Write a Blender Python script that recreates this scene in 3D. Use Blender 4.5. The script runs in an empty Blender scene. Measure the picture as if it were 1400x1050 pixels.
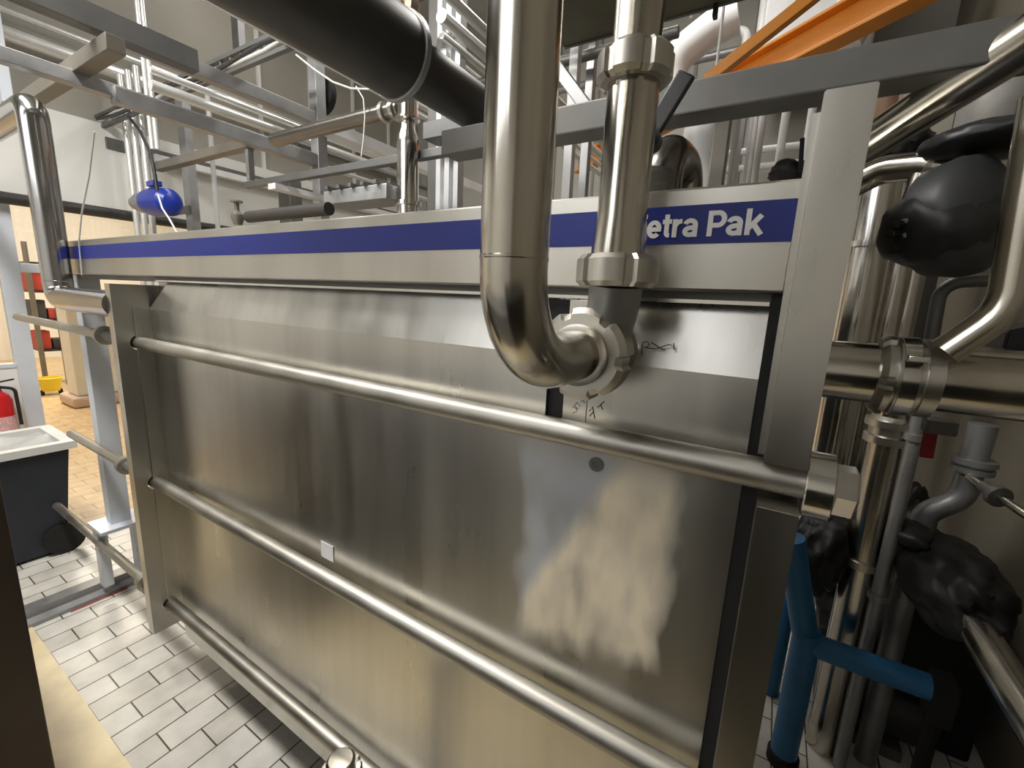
import bpy, bmesh, math, random
from mathutils import Vector, Matrix, noise
random.seed(4)
C = bpy.context.scene.collection
# ---------------------------------------------------------------- camera model (pixel -> point on a plane of the room)
FPX = 593.1
CAM = Vector((0, 0, 1.75))
YAW, PITCH, ROLL = (math.radians(a) for a in (-30.82, -10.99, -2.61))
FW = Vector((math.sin(YAW)*math.cos(PITCH), math.cos(YAW)*math.cos(PITCH), math.sin(PITCH)))
_r = Vector((math.cos(YAW), -math.sin(YAW), 0)); _d = FW.cross(_r)
RT = _r*math.cos(ROLL) + _d*math.sin(ROLL); DN = -_r*math.sin(ROLL) + _d*math.cos(ROLL)
def P(x, y, X=None, Y=None, Z=None):
    d = RT*((x-700)/FPX) + DN*((y-525)/FPX) + FW
    t = X/d.x if X is not None else Y/d.y if Y is not None else (Z-CAM.z)/d.z
    return CAM + d*t
def xrun(a, b, Y):
    p, q = P(*a, Y=Y), P(*b, Y=Y); z = (p.z+q.z)/2
    return Vector((p.x, Y, z)), Vector((q.x, Y, z))
def yrun(a, b, X=None, Z=None):
    p, q = P(*a, X=X, Z=Z), P(*b, X=X, Z=Z)
    x, z = (p.x+q.x)/2, (p.z+q.z)/2
    return Vector((x, p.y, z)), Vector((x, q.y, z))
def zrun(a, b, Y):
    p, q = P(*a, Y=Y), P(*b, Y=Y); x = (p.x+q.x)/2
    return Vector((x, Y, p.z)), Vector((x, Y, q.z))
V = Vector
# ---------------------------------------------------------------- materials
def mat(name, col, rough=.5, metal=0., var=.0, vscale=6., stretch=(1, 1, 1), rvar=.0, bump=.0, bscale=40., emit=None, alpha=None, trans=0., dark=None):
    m = bpy.data.materials.new(name); m.use_nodes = True
    nt = m.node_tree; b = nt.nodes['Principled BSDF']
    b.inputs['Base Color'].default_value = (*col, 1); b.inputs['Roughness'].default_value = rough
    b.inputs['Metallic'].default_value = metal
    if trans: b.inputs['Transmission Weight'].default_value = trans
    if emit: b.inputs['Emission Color'].default_value = (*emit[0], 1); b.inputs['Emission Strength'].default_value = emit[1]
    if var or rvar or bump:
        tc = nt.nodes.new('ShaderNodeTexCoord'); mp = nt.nodes.new('ShaderNodeMapping')
        mp.inputs['Scale'].default_value = stretch
        nt.links.new(tc.outputs['Object'], mp.inputs['Vector'])
        n = nt.nodes.new('ShaderNodeTexNoise'); n.inputs['Scale'].default_value = vscale; n.inputs['Detail'].default_value = 4
        nt.links.new(mp.outputs[0], n.inputs['Vector'])
        if var:
            r = nt.nodes.new('ShaderNodeMix'); r.data_type = 'RGBA'
            lo = dark or tuple(c*(1-var) for c in col)
            r.inputs[6].default_value = (*lo, 1); r.inputs[7].default_value = (*[min(1, c*(1+var*.6)) for c in col], 1)
            cr = nt.nodes.new('ShaderNodeMapRange'); cr.inputs[1].default_value = .3; cr.inputs[2].default_value = .7
            nt.links.new(n.outputs[0], cr.inputs[0]); nt.links.new(cr.outputs[0], r.inputs[0]); nt.links.new(r.outputs[2], b.inputs['Base Color'])
        if rvar:
            mr = nt.nodes.new('ShaderNodeMapRange'); mr.inputs[1].default_value = .3; mr.inputs[2].default_value = .7
            mr.inputs[3].default_value = max(.02, rough-rvar); mr.inputs[4].default_value = rough+rvar
            nt.links.new(n.outputs[0], mr.inputs[0]); nt.links.new(mr.outputs[0], b.inputs['Roughness'])
        if bump:
            n2 = nt.nodes.new('ShaderNodeTexNoise'); n2.inputs['Scale'].default_value = bscale
            nt.links.new(mp.outputs[0], n2.inputs['Vector'])
            bp = nt.nodes.new('ShaderNodeBump'); bp.inputs['Strength'].default_value = bump; bp.inputs['Distance'].default_value = .002
            nt.links.new(n2.outputs[0], bp.inputs['Height']); nt.links.new(bp.outputs[0], b.inputs['Normal'])
    return m
STEEL = mat('brushed_steel', (.60, .58, .53), .34, 1, .14, 5, (1, 1, .25), .07)
PIPE = mat('pipe_steel', (.58, .55, .485), .21, 1, .12, 9, (1, 1, .5), .07)
SHINE = mat('bright_pipe_steel', (.82, .82, .80), .28, .55, .06, 8)
CHROME = mat('shiny_grey_steel', (.5, .5, .5), .17, 1, .06, 10)
BRIGHT = mat('polished_steel', (.72, .7, .66), .16, 1, .06, 12, rvar=.05)
BOLTM = mat('bolt_steel', (.45, .43, .385), .47, 1, .12, 9, rvar=.06)
GALV = mat('galvanised_steel', (.36, .362, .365), .48, .75, .14, 12, rvar=.08)
GALVP = mat('grey_coated_steel', (.66, .70, .76), .5, .15, .06, 5)
GREYB = mat('dull_grey_steel', (.17, .17, .167), .5, .6, .12, 7)
DARKB = mat('dark_grey_steel', (.15, .148, .14), .5, .5, .12, 7)
TAUPE = mat('taupe_steel', (.17, .155, .13), .45, .3, .1, 7)
DUCT = mat('black_duct', (.045, .043, .04), .42, .25, .2, 6)
BLACK = mat('black_rubber', (.008, .008, .008), .75, 0, .3, 20)
SOFT = mat('black_insulation', (.010, .010, .011), .5, 0, .4, 14, bump=.6, bscale=25)
VALVE = mat('charcoal_cast', (.026, .027, .029), .42, .1, .2, 9)
WHITE = mat('white_plastic', (.8, .8, .78), .45, 0, .05, 5)
WPIPE = mat('white_insulated', (.78, .78, .78), .4, 0, .08, 6)
BLUE = mat('blue_stripe', (.004, .015, .19), .5, 0, .06, 4)
BLUEM = mat('blue_enamel', (.013, .035, .32), .3, 0, .1, 8)
BLUEF = mat('blue_frame_paint', (.03, .17, .38), .4, 0, .15, 7)
ORANGE = mat('orange_paint', (.72, .26, .02), .45, 0, .12, 4)
RED = mat('red_enamel', (.55, .015, .02), .25)
PINK = mat('label_pink', (.75, .45, .45), .5, 0, .3, 60)
YELL = mat('yellow_plastic', (.8, .62, .04), .5)
BIN = mat('bin_plastic', (.018, .023, .033), .6, 0, .12, 8)
BROWN = mat('dark_brown_steel', (.045, .032, .024), .42, .2, .25, 4)
PAPER = mat('white_paper', (.86, .86, .84), .6)
INK = mat('ink', (.03, .03, .03), .6)
LETTER = mat('white_lettering', (.86, .86, .84), .5)
WCABLE = mat('white_cable', (.75, .73, .72), .5)
GCABLE = mat('grey_cable', (.55, .55, .52), .5)
BCABLE = mat('black_cable', (.03, .03, .03), .5)
GLASS = mat('clear_glass', (.95, .98, .97), .02, 0, trans=1.)
TUBE = mat('lamp_tube', (1, 1, 1), .5, emit=((1, .97, .9), 6))
WTUBE = mat('warm_lamp_tube', (1, 1, 1), .5, emit=((1, .8, .5), 12))
WALLW = mat('white_wall_paint', (.72, .71, .67), .6, 0, .05, 1.5, bump=.1)
WALLB = mat('grey_wall_paint', (.42, .41, .37), .6, 0, .08, 1.2)
WALLT = mat('beige_wall_paint', (.175, .155, .118), .6, 0, .14, 1.6, bump=.15)
CEIL = mat('ceiling_paint', (.6, .59, .55), .8, 0, .06, 1)
WHALL = mat('cream_wall_paint', (.8, .78, .73), .6, 0, .05, 1.5)
STRIP = mat('beige_epoxy', (.80, .67, .43), .4, 0, .16, 7, bump=.1)

def tile_mat(cols=((.60, .57, .51), (.69, .67, .62), (.09, .07, .05))):
    m = bpy.data.materials.new('floor_tiles'); m.use_nodes = True
    nt = m.node_tree; N = nt.nodes; L = nt.links; b = N['Principled BSDF']
    tc = N.new('ShaderNodeTexCoord'); sp = N.new('ShaderNodeSeparateXYZ'); cb = N.new('ShaderNodeCombineXYZ')
    L.new(tc.outputs['Object'], sp.inputs[0])
    def add(sock, v):
        a = N.new('ShaderNodeMath'); a.operation = 'ADD'; a.inputs[1].default_value = v; L.new(sock, a.inputs[0]); return a.outputs[0]
    L.new(add(sp.outputs[1], -.524+.104+20.8), cb.inputs[0]); L.new(add(sp.outputs[0], 1.88+.1233*200), cb.inputs[1])
    br = N.new('ShaderNodeTexBrick'); br.offset = .5; br.offset_frequency = 2
    br.inputs['Scale'].default_value = 1; br.inputs['Brick Width'].default_value = .208; br.inputs['Row Height'].default_value = .1233
    br.inputs['Mortar Size'].default_value = .0032; br.inputs['Mortar Smooth'].default_value = .25; br.inputs['Bias'].default_value = 0
    br.inputs['Color1'].default_value = (*cols[0], 1); br.inputs['Color2'].default_value = (*cols[1], 1); br.inputs['Mortar'].default_value = (*cols[2], 1)
    L.new(cb.outputs[0], br.inputs['Vector'])
    n = N.new('ShaderNodeTexNoise'); n.inputs['Scale'].default_value = 9; n.inputs['Detail'].default_value = 5
    L.new(tc.outputs['Object'], n.inputs['Vector'])
    mr = N.new('ShaderNodeMapRange'); mr.inputs[1].default_value = .3; mr.inputs[2].default_value = .7; mr.inputs[3].default_value = .82; mr.inputs[4].default_value = 1.05
    L.new(n.outputs[0], mr.inputs[0])
    mx = N.new('ShaderNodeMix'); mx.data_type = 'RGBA'; mx.blend_type = 'MULTIPLY'; mx.inputs[0].default_value = 1
    L.new(br.outputs['Color'], mx.inputs[6]); L.new(mr.outputs[0], mx.inputs[7]); L.new(mx.outputs[2], b.inputs['Base Color'])
    b.inputs['Roughness'].default_value = .36
    bp = N.new('ShaderNodeBump'); bp.inputs['Strength'].default_value = .5; bp.inputs['Distance'].default_value = .003; bp.invert = True
    L.new(br.outputs['Fac'], bp.inputs['Height']); L.new(bp.outputs[0], b.inputs['Normal'])
    return m
TILES = tile_mat()

def panel_mat():
    """stainless sheet with vertical wipe streaks and a painted reflection patch in cream and bluish tones"""
    m = bpy.data.materials.new('shield_sheet'); m.use_nodes = True
    nt = m.node_tree; N = nt.nodes; L = nt.links; b = N['Principled BSDF']
    b.inputs['Metallic'].default_value = 1
    tc = N.new('ShaderNodeTexCoord')
    def noise_(scale, st, det=4, loc=(0, 0, 0)):
        mp = N.new('ShaderNodeMapping'); mp.inputs['Scale'].default_value = st; mp.inputs['Location'].default_value = loc
        L.new(tc.outputs['Object'], mp.inputs[0]); n = N.new('ShaderNodeTexNoise'); n.inputs['Scale'].default_value = scale; n.inputs['Detail'].default_value = det
        L.new(mp.outputs[0], n.inputs['Vector']); return n.outputs[0]
    def mrange(s, a, c, d, e):
        r = N.new('ShaderNodeMapRange'); r.inputs[1].default_value = a; r.inputs[2].default_value = c; r.inputs[3].default_value = d; r.inputs[4].default_value = e
        L.new(s, r.inputs[0]); return r.outputs[0]
    def math_(op, a, c):
        q = N.new('ShaderNodeMath'); q.operation = op
        for i, s in enumerate((a, c)):
            if isinstance(s, (int, float)): q.inputs[i].default_value = s
            else: L.new(s, q.inputs[i])
        return q.outputs[0]
    streak = noise_(9, (1, 1, .10)); blot = noise_(3.5, (1, 1, .7)); fine = noise_(26, (1, 1, .35), 5)
    sp = N.new('ShaderNodeSeparateXYZ'); L.new(tc.outputs['Object'], sp.inputs[0])
    x, z = sp.outputs[0], sp.outputs[2]
    wob = math_('MULTIPLY', math_('SUBTRACT', fine, .5), .09)
    xw, zw = math_('ADD', x, wob), math_('ADD', z, wob)
    # painted reflection: an upright patch with a slanting edge between bluish and cream
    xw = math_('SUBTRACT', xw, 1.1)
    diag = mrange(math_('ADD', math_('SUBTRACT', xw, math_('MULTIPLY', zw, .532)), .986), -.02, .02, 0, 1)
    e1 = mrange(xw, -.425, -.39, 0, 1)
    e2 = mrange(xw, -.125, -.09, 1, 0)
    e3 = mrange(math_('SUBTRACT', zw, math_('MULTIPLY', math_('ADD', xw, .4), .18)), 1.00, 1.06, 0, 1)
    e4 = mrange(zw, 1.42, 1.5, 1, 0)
    refl = math_('MULTIPLY', math_('MULTIPLY', e1, e2), math_('MULTIPLY', e3, e4))
    refl = math_('MULTIPLY', refl, mrange(fine, .3, .6, .55, 1.0))
    refl = math_('MULTIPLY', refl, mrange(diag, 0, 1, .8, 1.05))
    cm = N.new('ShaderNodeMix'); cm.data_type = 'RGBA'; cm.inputs[6].default_value = (.59, .575, .535, 1); cm.inputs[7].default_value = (.71, .695, .65, 1)
    L.new(mrange(streak, .35, .65, 0, 1), cm.inputs[0])
    c2 = N.new('ShaderNodeMix'); c2.data_type = 'RGBA'; L.new(math_('MULTIPLY', refl, .9), c2.inputs[0]); L.new(cm.outputs[2], c2.inputs[6])
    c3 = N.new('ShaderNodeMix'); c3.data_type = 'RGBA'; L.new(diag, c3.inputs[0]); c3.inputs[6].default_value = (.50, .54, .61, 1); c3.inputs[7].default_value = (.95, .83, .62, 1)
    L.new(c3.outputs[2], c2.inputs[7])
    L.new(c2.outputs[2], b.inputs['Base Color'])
    L.new(math_('SUBTRACT', 1, math_('MULTIPLY', refl, .88)), b.inputs['Metallic'])
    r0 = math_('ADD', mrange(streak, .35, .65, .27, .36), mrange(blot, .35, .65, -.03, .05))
    L.new(math_('ADD', r0, math_('MULTIPLY', refl, .28)), b.inputs['Roughness'])
    return m
REFL = (-.31, -.115, .86)
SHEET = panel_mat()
# ---------------------------------------------------------------- mesh helpers
ORG = {}
def frame_of(d):
    d = d.normalized(); u = V((0, 0, 1)) if abs(d.z) < .9 else V((0, 1, 0))
    a = d.cross(u).normalized(); return a, d.cross(a).normalized()
class B:
    def __init__(s): s.bm = bmesh.new(); s.sm = 0
    def box(s, x0, x1, y0, y1, z0, z1, bev=0.):
        t = bmesh.new(); bmesh.ops.create_cube(t, size=1)
        for v in t.verts: v.co = V(((x0+x1)/2+v.co.x*(x1-x0), (y0+y1)/2+v.co.y*(y1-y0), (z0+z1)/2+v.co.z*(z1-z0)))
        if bev: bmesh.ops.bevel(t, geom=t.edges[:], offset=bev, segments=2, affect='EDGES', profile=.5)
        return s._add(t)
    def bar(s, p, q, w, h, bev=0.):
        """square bar from p to q: w sideways, h upright"""
        p, q = V(p), V(q); d = (q-p).normalized(); u = V((0, 0, 1)) if abs(d.z) < .95 else V((0, 1, 0))
        a = d.cross(u).normalized(); c = a.cross(d).normalized(); t = bmesh.new(); bmesh.ops.create_cube(t, size=1); L = (q-p).length
        if bev: 
            for v in t.verts: v.co = V((v.co.x*w, v.co.y*L, v.co.z*h))
            bmesh.ops.bevel(t, geom=t.edges[:], offset=bev, segments=2, affect='EDGES', profile=.5)
            for v in t.verts: v.co = (p+q)/2 + a*v.co.x + d*v.co.y + c*v.co.z
        else:
            for v in t.verts: v.co = (p+q)/2 + a*v.co.x*w + d*v.co.y*L + c*v.co.z*h
        return s._add(t)
    def _add(s, t):
        m = bpy.data.meshes.new('t'); bmesh.ops.recalc_face_normals(t, faces=t.faces[:]); t.to_mesh(m); t.free(); s.bm.from_mesh(m); bpy.data.meshes.remove(m); return s
    def sweep(s, pts, rads, seg=20, caps=True):
        seg = max(seg, 18); t = bmesh.new(); pts = [V(p) for p in pts]; n = len(pts); rings = []
        tan = [((pts[min(i+1, n-1)]-pts[max(i-1, 0)]).normalized()) for i in range(n)]
        a, b = frame_of(tan[0])
        for i in range(n):
            if i:
                ax = tan[i-1].cross(tan[i])
                if ax.length > 1e-7:
                    M = Matrix.Rotation(tan[i-1].angle(tan[i]), 3, ax.normalized()); a, b = M @ a, M @ b
            rings.append([t.verts.new(pts[i]+(a*math.cos(2*math.pi*k/seg)+b*math.sin(2*math.pi*k/seg))*rads[i]) for k in range(seg)])
        for i in range(n-1):
            for k in range(seg): t.faces.new((rings[i][k], rings[i][(k+1) % seg], rings[i+1][(k+1) % seg], rings[i+1][k]))
        if caps: t.faces.new(rings[0][::-1]); t.faces.new(rings[-1])
        return s._add(t)
    def tube(s, pts, r, bend=0., seg=20):
        """pipe along a polyline with rounded bends"""
        pts = [V(p) for p in pts]; out = [pts[0]]
        for i in range(1, len(pts)-1):
            d1 = (pts[i-1]-pts[i]); d2 = (pts[i+1]-pts[i]); ang = d1.angle(d2)
            R = bend or r*1.5; k = min(R/math.tan(ang/2), d1.length*.48, d2.length*.48); R = k*math.tan(ang/2)
            p1, p2 = pts[i]+d1.normalized()*k, pts[i]+d2.normalized()*k
            cen = pts[i] + (d1.normalized()+d2.normalized()).normalized()*(R/math.sin(ang/2))
            for j in range(9):
                th = math.pi-ang; f = j/8; u1, u2 = p1-cen, p2-cen
                out.append(cen+(u1*math.sin((1-f)*th)+u2*math.sin(f*th))/math.sin(th))
        out.append(pts[-1])
        return s.sweep(out, [r]*len(out), seg)
    def lathe(s, p, d, prof, seg=28, slots=0, depth=.0, sl=(0, 0), nw=4):
        """profile of (distance along d, radius) turned around the axis through p; slots cuts notches in rings sl"""
        if slots: seg = 96
        elif seg > 6: seg = max(seg, 24)
        p, d = V(p), V(d).normalized(); a, b = frame_of(d); t = bmesh.new(); rings = []
        for i, (h, r) in enumerate(prof):
            ring = []
            for k in range(seg):
                rr = r
                if slots and sl[0] <= i <= sl[1] and (k*slots) % seg < slots*nw: rr = r-depth
                ring.append(t.verts.new(p+d*h+(a*math.cos(2*math.pi*k/seg)+b*math.sin(2*math.pi*k/seg))*max(rr, 1e-4)))
            rings.append(ring)
        for i in range(len(rings)-1):
            for k in range(seg): t.faces.new((rings[i][k], rings[i][(k+1) % seg], rings[i+1][(k+1) % seg], rings[i+1][k]))
        t.faces.new(rings[0][::-1]); t.faces.new(rings[-1])
        return s._add(t)
    def prism(s, poly, axis, lo, hi, bev=0.):
        """polygon (two coords) extruded along axis 'x','y' or 'z'"""
        t = bmesh.new()
        def mk(a, b, h): return {'x': (h, a, b), 'y': (a, h, b), 'z': (a, b, h)}[axis]
        v0 = [t.verts.new(mk(a, b, lo)) for a, b in poly]; v1 = [t.verts.new(mk(a, b, hi)) for a, b in poly]; n = len(poly)
        t.faces.new(v0[::-1]); t.faces.new(v1)
        for i in range(n): t.faces.new((v0[i], v0[(i+1) % n], v1[(i+1) % n], v1[i]))
        if bev: bmesh.ops.bevel(t, geom=t.edges[:], offset=bev, segments=2, affect='EDGES')
        return s._add(t)
    def blob(s, cen, rad, amp=.12, freq=3., sub=4, seed=0., axis=None):
        s.sm = 70; t = bmesh.new(); bmesh.ops.create_icosphere(t, subdivisions=sub, radius=1); cen = V(cen)
        for v in t.verts:
            k = 1+amp*noise.noise(v.co*freq+V((seed, seed*2, 0)))+amp*.5*noise.noise(v.co*freq*2.7+V((0, seed, 3)))
            q = V((v.co.x*rad[0]*k, v.co.y*rad[1]*k, v.co.z*rad[2]*k))
            if axis is not None: q = axis @ q
            v.co = cen+q
        return s._add(t)
    def grid(s, f, nu, nv, thick=0.):
        t = bmesh.new(); vs = [[t.verts.new(f(i/nu, j/nv)) for j in range(nv+1)] for i in range(nu+1)]
        for i in range(nu):
            for j in range(nv): t.faces.new((vs[i][j], vs[i+1][j], vs[i+1][j+1], vs[i][j+1]))
        if thick: bmesh.ops.solidify(t, geom=t.faces[:], thickness=thick)
        return s._add(t)
    def obj(s, name, m, parent=None, smooth=21, origin=None):
        if smooth and s.sm: smooth = s.sm
        o0 = ORG[parent.name] if parent else (V(origin) if origin is not None else None)
        if o0 is None:
            lo = V((min(v.co.x for v in s.bm.verts), min(v.co.y for v in s.bm.verts), min(v.co.z for v in s.bm.verts)))
            hi = V((max(v.co.x for v in s.bm.verts), max(v.co.y for v in s.bm.verts), 0)); o0 = V(((lo.x+hi.x)/2, (lo.y+hi.y)/2, lo.z))
        for v in s.bm.verts: v.co -= o0
        me = bpy.data.meshes.new(name); s.bm.to_mesh(me); s.bm.free(); me.materials.append(m)
        if smooth:
            for p in me.polygons: p.use_smooth = True
            me.set_sharp_from_angle(angle=math.radians(smooth))
        o = bpy.data.objects.new(name, me); C.objects.link(o)
        if parent: o.parent = parent
        else: o.location = o0
        ORG[o.name] = o0
        return o
def tag(o, label, cat, group=None):
    o['label'] = label; o['category'] = cat
    if group: o['group'] = group
    return o
def thing(name, loc, label, cat, group=None):
    o = bpy.data.objects.new(name, None); C.objects.link(o); o.location = loc; o.empty_display_size = .1; ORG[o.name] = V(loc)
    return tag(o, label, cat, group)
def struct(o): o['kind'] = 'structure'; return o
def solo(name, b, m, label, cat, group=None, smooth=21): return tag(b.obj(name, m, None, smooth), label, cat, group)
X1, Y1, Z1 = V((1, 0, 0)), V((0, 1, 0)), V((0, 0, 1))

# ================================================================ SETTING
WL, WR, WB, WF, CZ = -5.2, .95, 5.5, -3.2, 5.6
struct(B().box(-4.05, WR+.2, WF-.2, WB+.2, -.2, 0).obj('floor', TILES, origin=(0, 0, 0)))
struct(B().box(-14, -4.05, WF-.2, WB+.2, -.2, 0).obj('floor_hall', tile_mat(((.62, .45, .25), (.70, .52, .30), (.35, .22, .12))), origin=(0, 0, 0)))
struct(B().box(-14, WR+.2, WF-.2, WB+.2, CZ, CZ+.2).obj('ceiling', CEIL))
struct(B().box(WL-.2, WR+.2, WB, WB+.2, 0, CZ).obj('wall_back', WALLB))
struct(B().box(WR, WR+.2, WF, WB, 0, CZ).obj('wall_right', WALLT))
wx0_, wx1_, wz0_, wz1_ = -3.7, -.5, 2.9, 5.1
t = bmesh.new(); xs, zs = [WL-.2, wx0_, wx1_, WR+.2], [0, wz0_, wz1_, CZ]
for i in range(3):
    for j in range(3):
        if i == 1 and j == 1: continue
        t.faces.new([t.verts.new((x, WF, z)) for x, z in ((xs[i], zs[j]), (xs[i+1], zs[j]), (xs[i+1], zs[j+1]), (xs[i], zs[j+1]))])
bmesh.ops.remove_doubles(t, verts=t.verts[:], dist=1e-4); bmesh.ops.recalc_face_normals(t, faces=t.faces[:]); bmesh.ops.solidify(t, geom=t.faces[:], thickness=.15)
b = B(); b._add(t); struct(b.obj('wall_front', mat('pale_wall_paint', (.78, .77, .74), .6, 0, .05, 1.2), smooth=0))
hw = thing('fill_window', ((wx0_+wx1_)/2, WF, wz0_), 'unseen high band of windows added behind the camera as fill light', 'window'); struct(hw)  # added out of view: daylight fill that brightens the steel reflections
def fill_pane_mat():
    m = bpy.data.materials.new('window_pane'); m.use_nodes = True; nt = m.node_tree; nt.nodes.remove(nt.nodes['Principled BSDF'])
    a_ = nt.nodes.new('ShaderNodeBsdfTransparent'); g_ = nt.nodes.new('ShaderNodeBsdfGlossy'); g_.inputs['Roughness'].default_value = .02; x_ = nt.nodes.new('ShaderNodeMixShader'); x_.inputs[0].default_value = .07
    nt.links.new(a_.outputs[0], x_.inputs[1]); nt.links.new(g_.outputs[0], x_.inputs[2]); nt.links.new(x_.outputs[0], nt.nodes['Material Output'].inputs[0]); return m
PANE = fill_pane_mat()
B().box(wx0_, wx1_, WF-.08, WF-.07, wz0_, wz1_).obj('pane', PANE, hw)
for i in range(6): x = wx0_+(wx1_-wx0_)*i/5; B().box(x-.035, x+.035, WF-.12, WF-.02, wz0_, wz1_).obj('fill_mullion', GALVP, hw)
for z in (wz0_+.03, wz1_-.03): B().box(wx0_, wx1_, WF-.12, WF-.02, z-.03, z+.03).obj('fill_frame_rail', GALVP, hw)
dl, dr, dh = 1.0, 3.3, 2.30           # doorway in the left wall; glazing runs from gl to dl
gl = -.4
w = B(); t = bmesh.new()
ys, zs = [WF, gl, dr, WB], [0, dh, 3.05]
for i in range(3):
    for j in range(2):
        if (i == 1 and j == 0): continue
        t.faces.new([t.verts.new((WL, y, z)) for y, z in ((ys[i], zs[j]), (ys[i+1], zs[j]), (ys[i+1], zs[j+1]), (ys[i], zs[j+1]))])
bmesh.ops.remove_doubles(t, verts=t.verts[:], dist=1e-4); bmesh.ops.recalc_face_normals(t, faces=t.faces[:])
bmesh.ops.solidify(t, geom=t.faces[:], thickness=.12); w._add(t)
struct(w.obj('wall_left', WALLW, smooth=0))
struct(B().box(WL-.12, WL, WF, WB, 3.05, CZ).obj('wall_left_upper', mat('shaded_wall_paint', (.33, .31, .265), .6, 0, .08, 1.3)))  # darker tone stands in for the weaker light high on the wall
# neighbouring hall beyond the doorway
struct(B().box(-14.2, -14, WF, WB, 0, CZ).obj('wall_far', WHALL))
struct(B().box(-14, WL-.2, WB, WB+.2, 0, CZ).obj('wall_hall_back', WHALL))
struct(B().box(-14, WL-.2, WF-.2, WF, 0, CZ).obj('wall_hall_front', WHALL))
# epoxy strip in front of the machine
struct(B().box(-4.2, WR, -.16, .42, 0, .006).obj('trim_1', STRIP))
# glazed partition and doorway frame in the left wall plane
gw = thing('window_1', (WL, .3, 0), 'glazed white partition left of the doorway with a white lower panel', 'window'); struct(gw)
B().box(WL-.03, WL+.03, gl, dl-.11, .0, 1.04).obj('lower_panel', WHITE, gw)
B().box(WL-.04, WL+.04, gl, dl-.11, 1.04, 1.07).obj('sill', GALVP, gw)
B().box(WL-.006, WL+.006, gl, dl-.11, 1.07, dh).obj('pane', PANE, gw)
dd = thing('door_1', (WL, 1.6, 0), 'blue grey steel doorway frame standing in the left wall', 'door'); struct(dd)
B().box(WL-.04, WL+.03, dl-.11, dl, 0, dh, .004).obj('post', GALVP, dd)
B().box(WL-.05, WL+.05, dr-.1, dr, 0, dh, .004).obj('post', GALVP, dd)
B().box(WL-.045, WL+.045, dl, dr-.1, 1.79, 1.86, .004).obj('head_rail', GALVP, dd)
B().box(WL-.006, WL+.006, dl, dr-.1, 1.86, dh).obj('pane', PANE, dd)
p, q = P(0, 283, X=WL+.12), P(300, 312, X=WL+.12)
solo('wall_pipe', B().tube([(p.x, -1.5, 2.33), (p.x, 4.6, 2.33)], .045), DUCT, 'black pipe along the white wall above the doorway and its glazing', 'pipe')

# ================================================================ HEAT EXCHANGER
HX = thing('heat_exchanger', (-1.1, 1.0, 0), 'large stainless steel plate heat exchanger with blue stripe, standing on the tiled floor', 'heat exchanger')
B().box(-3.04, .004, .74, 1.16, 1.776, 1.93, .004).obj('header_beam', STEEL, HX)
hb = bpy.data.objects['header_beam']
B().box(-3.036, .002, .7375, .7402, 1.847, 1.9035).obj('blue_stripe', BLUE, hb)['label'] = 'royal blue stripe along the header'
B().box(-2.98, -.012, .765, .80, 1.757, 1.777).obj('guide_rail', DARKB, HX)
# lettering
def arc(cx, cy, rx, ry, a0, a1, n=14): return [(cx+rx*math.cos(math.radians(a0+(a1-a0)*k/n)), cy+ry*math.sin(math.radians(a0+(a1-a0)*k/n))) for k in range(n+1)]
GL = {'T': (.64, [[(0, .905), (.62, .905)], [(.31, .9), (.31, 0)]]),
      'e': (.60, [arc(.29, .36, .205, .285, 0, 318, 26), [(.09, .355), (.575, .355)]]),
      't': (.41, [[(.19, .95), (.19, .2)] + arc(.31, .2, .12, .115, 180, 275, 8), [(.02, .655), (.38, .655)]]),
      'r': (.42, [[(.1, .74), (.1, 0)], arc(.36, .38, .26, .27, 180, 88, 10)]),
      'a': (.63, [arc(.27, .48, .19, .175, 165, 0, 14) + [(.46, 0)], arc(.27, .225, .185, .14, 78, 282, 18) + [(.42, .13), (.46, .2)], [(.3, .365), (.46, .40)]]),
      'P': (.69, [[(.1, 1), (.1, 0)], [(.1, .905), (.38, .905)] + arc(.38, .665, .205, .24, 90, -90, 14) + [(.1, .425)]]),
      'k': (.6, [[(.1, 1), (.1, 0)], [(.12, .24), (.52, .74)], [(.26, .44), (.56, 0)]]), ' ': (.27, [])}
def ink(b, pts, w, mapf, y0, y1):
    t = bmesh.new(); n = len(pts); L_ = []
    for k in range(n):
        a, c = pts[max(k-1, 0)], pts[min(k+1, n-1)]; dx, dy = c[0]-a[0], c[1]-a[1]; l = math.hypot(dx, dy) or 1
        L_.append(((pts[k][0]-dy/l*w/2, pts[k][1]+dx/l*w/2), (pts[k][0]+dy/l*w/2, pts[k][1]-dx/l*w/2)))
    vs = [[t.verts.new((*mapf(*q), )) for q in pr_] for pr_ in L_]
    for k in range(n-1): t.faces.new((vs[k][0], vs[k+1][0], vs[k+1][1], vs[k][1]))
    r_ = bmesh.ops.extrude_face_region(t, geom=t.faces[:])
    for v in r_['geom']:
        if isinstance(v, bmesh.types.BMVert): v.co.y = y1
    b._add(t)
lx0, lx1 = P(881, 331, Y=.737).x, P(1037, 322, Y=.737).x
adv, tot = 0, sum(GL[c][0] for c in 'etra Pak')-.04
sx = (lx1-lx0)/tot; capz, wz0 = .0365, .8570+1.0
b = B(); adv = -GL['T'][0]+.06
for c in 'Tetra Pak':
    for q_, st_k in enumerate(GL[c][1]):
        ink(b, st_k, .185, lambda u, v, A_=adv: (lx0+(A_+u)*sx, .7373, wz0+v*capz), .7373, .7366-.00012*q_)
    adv += GL[c][0]
b.obj('lettering', LETTER, hb, smooth=0)['label'] = 'white bold lettering on the blue stripe'
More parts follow.
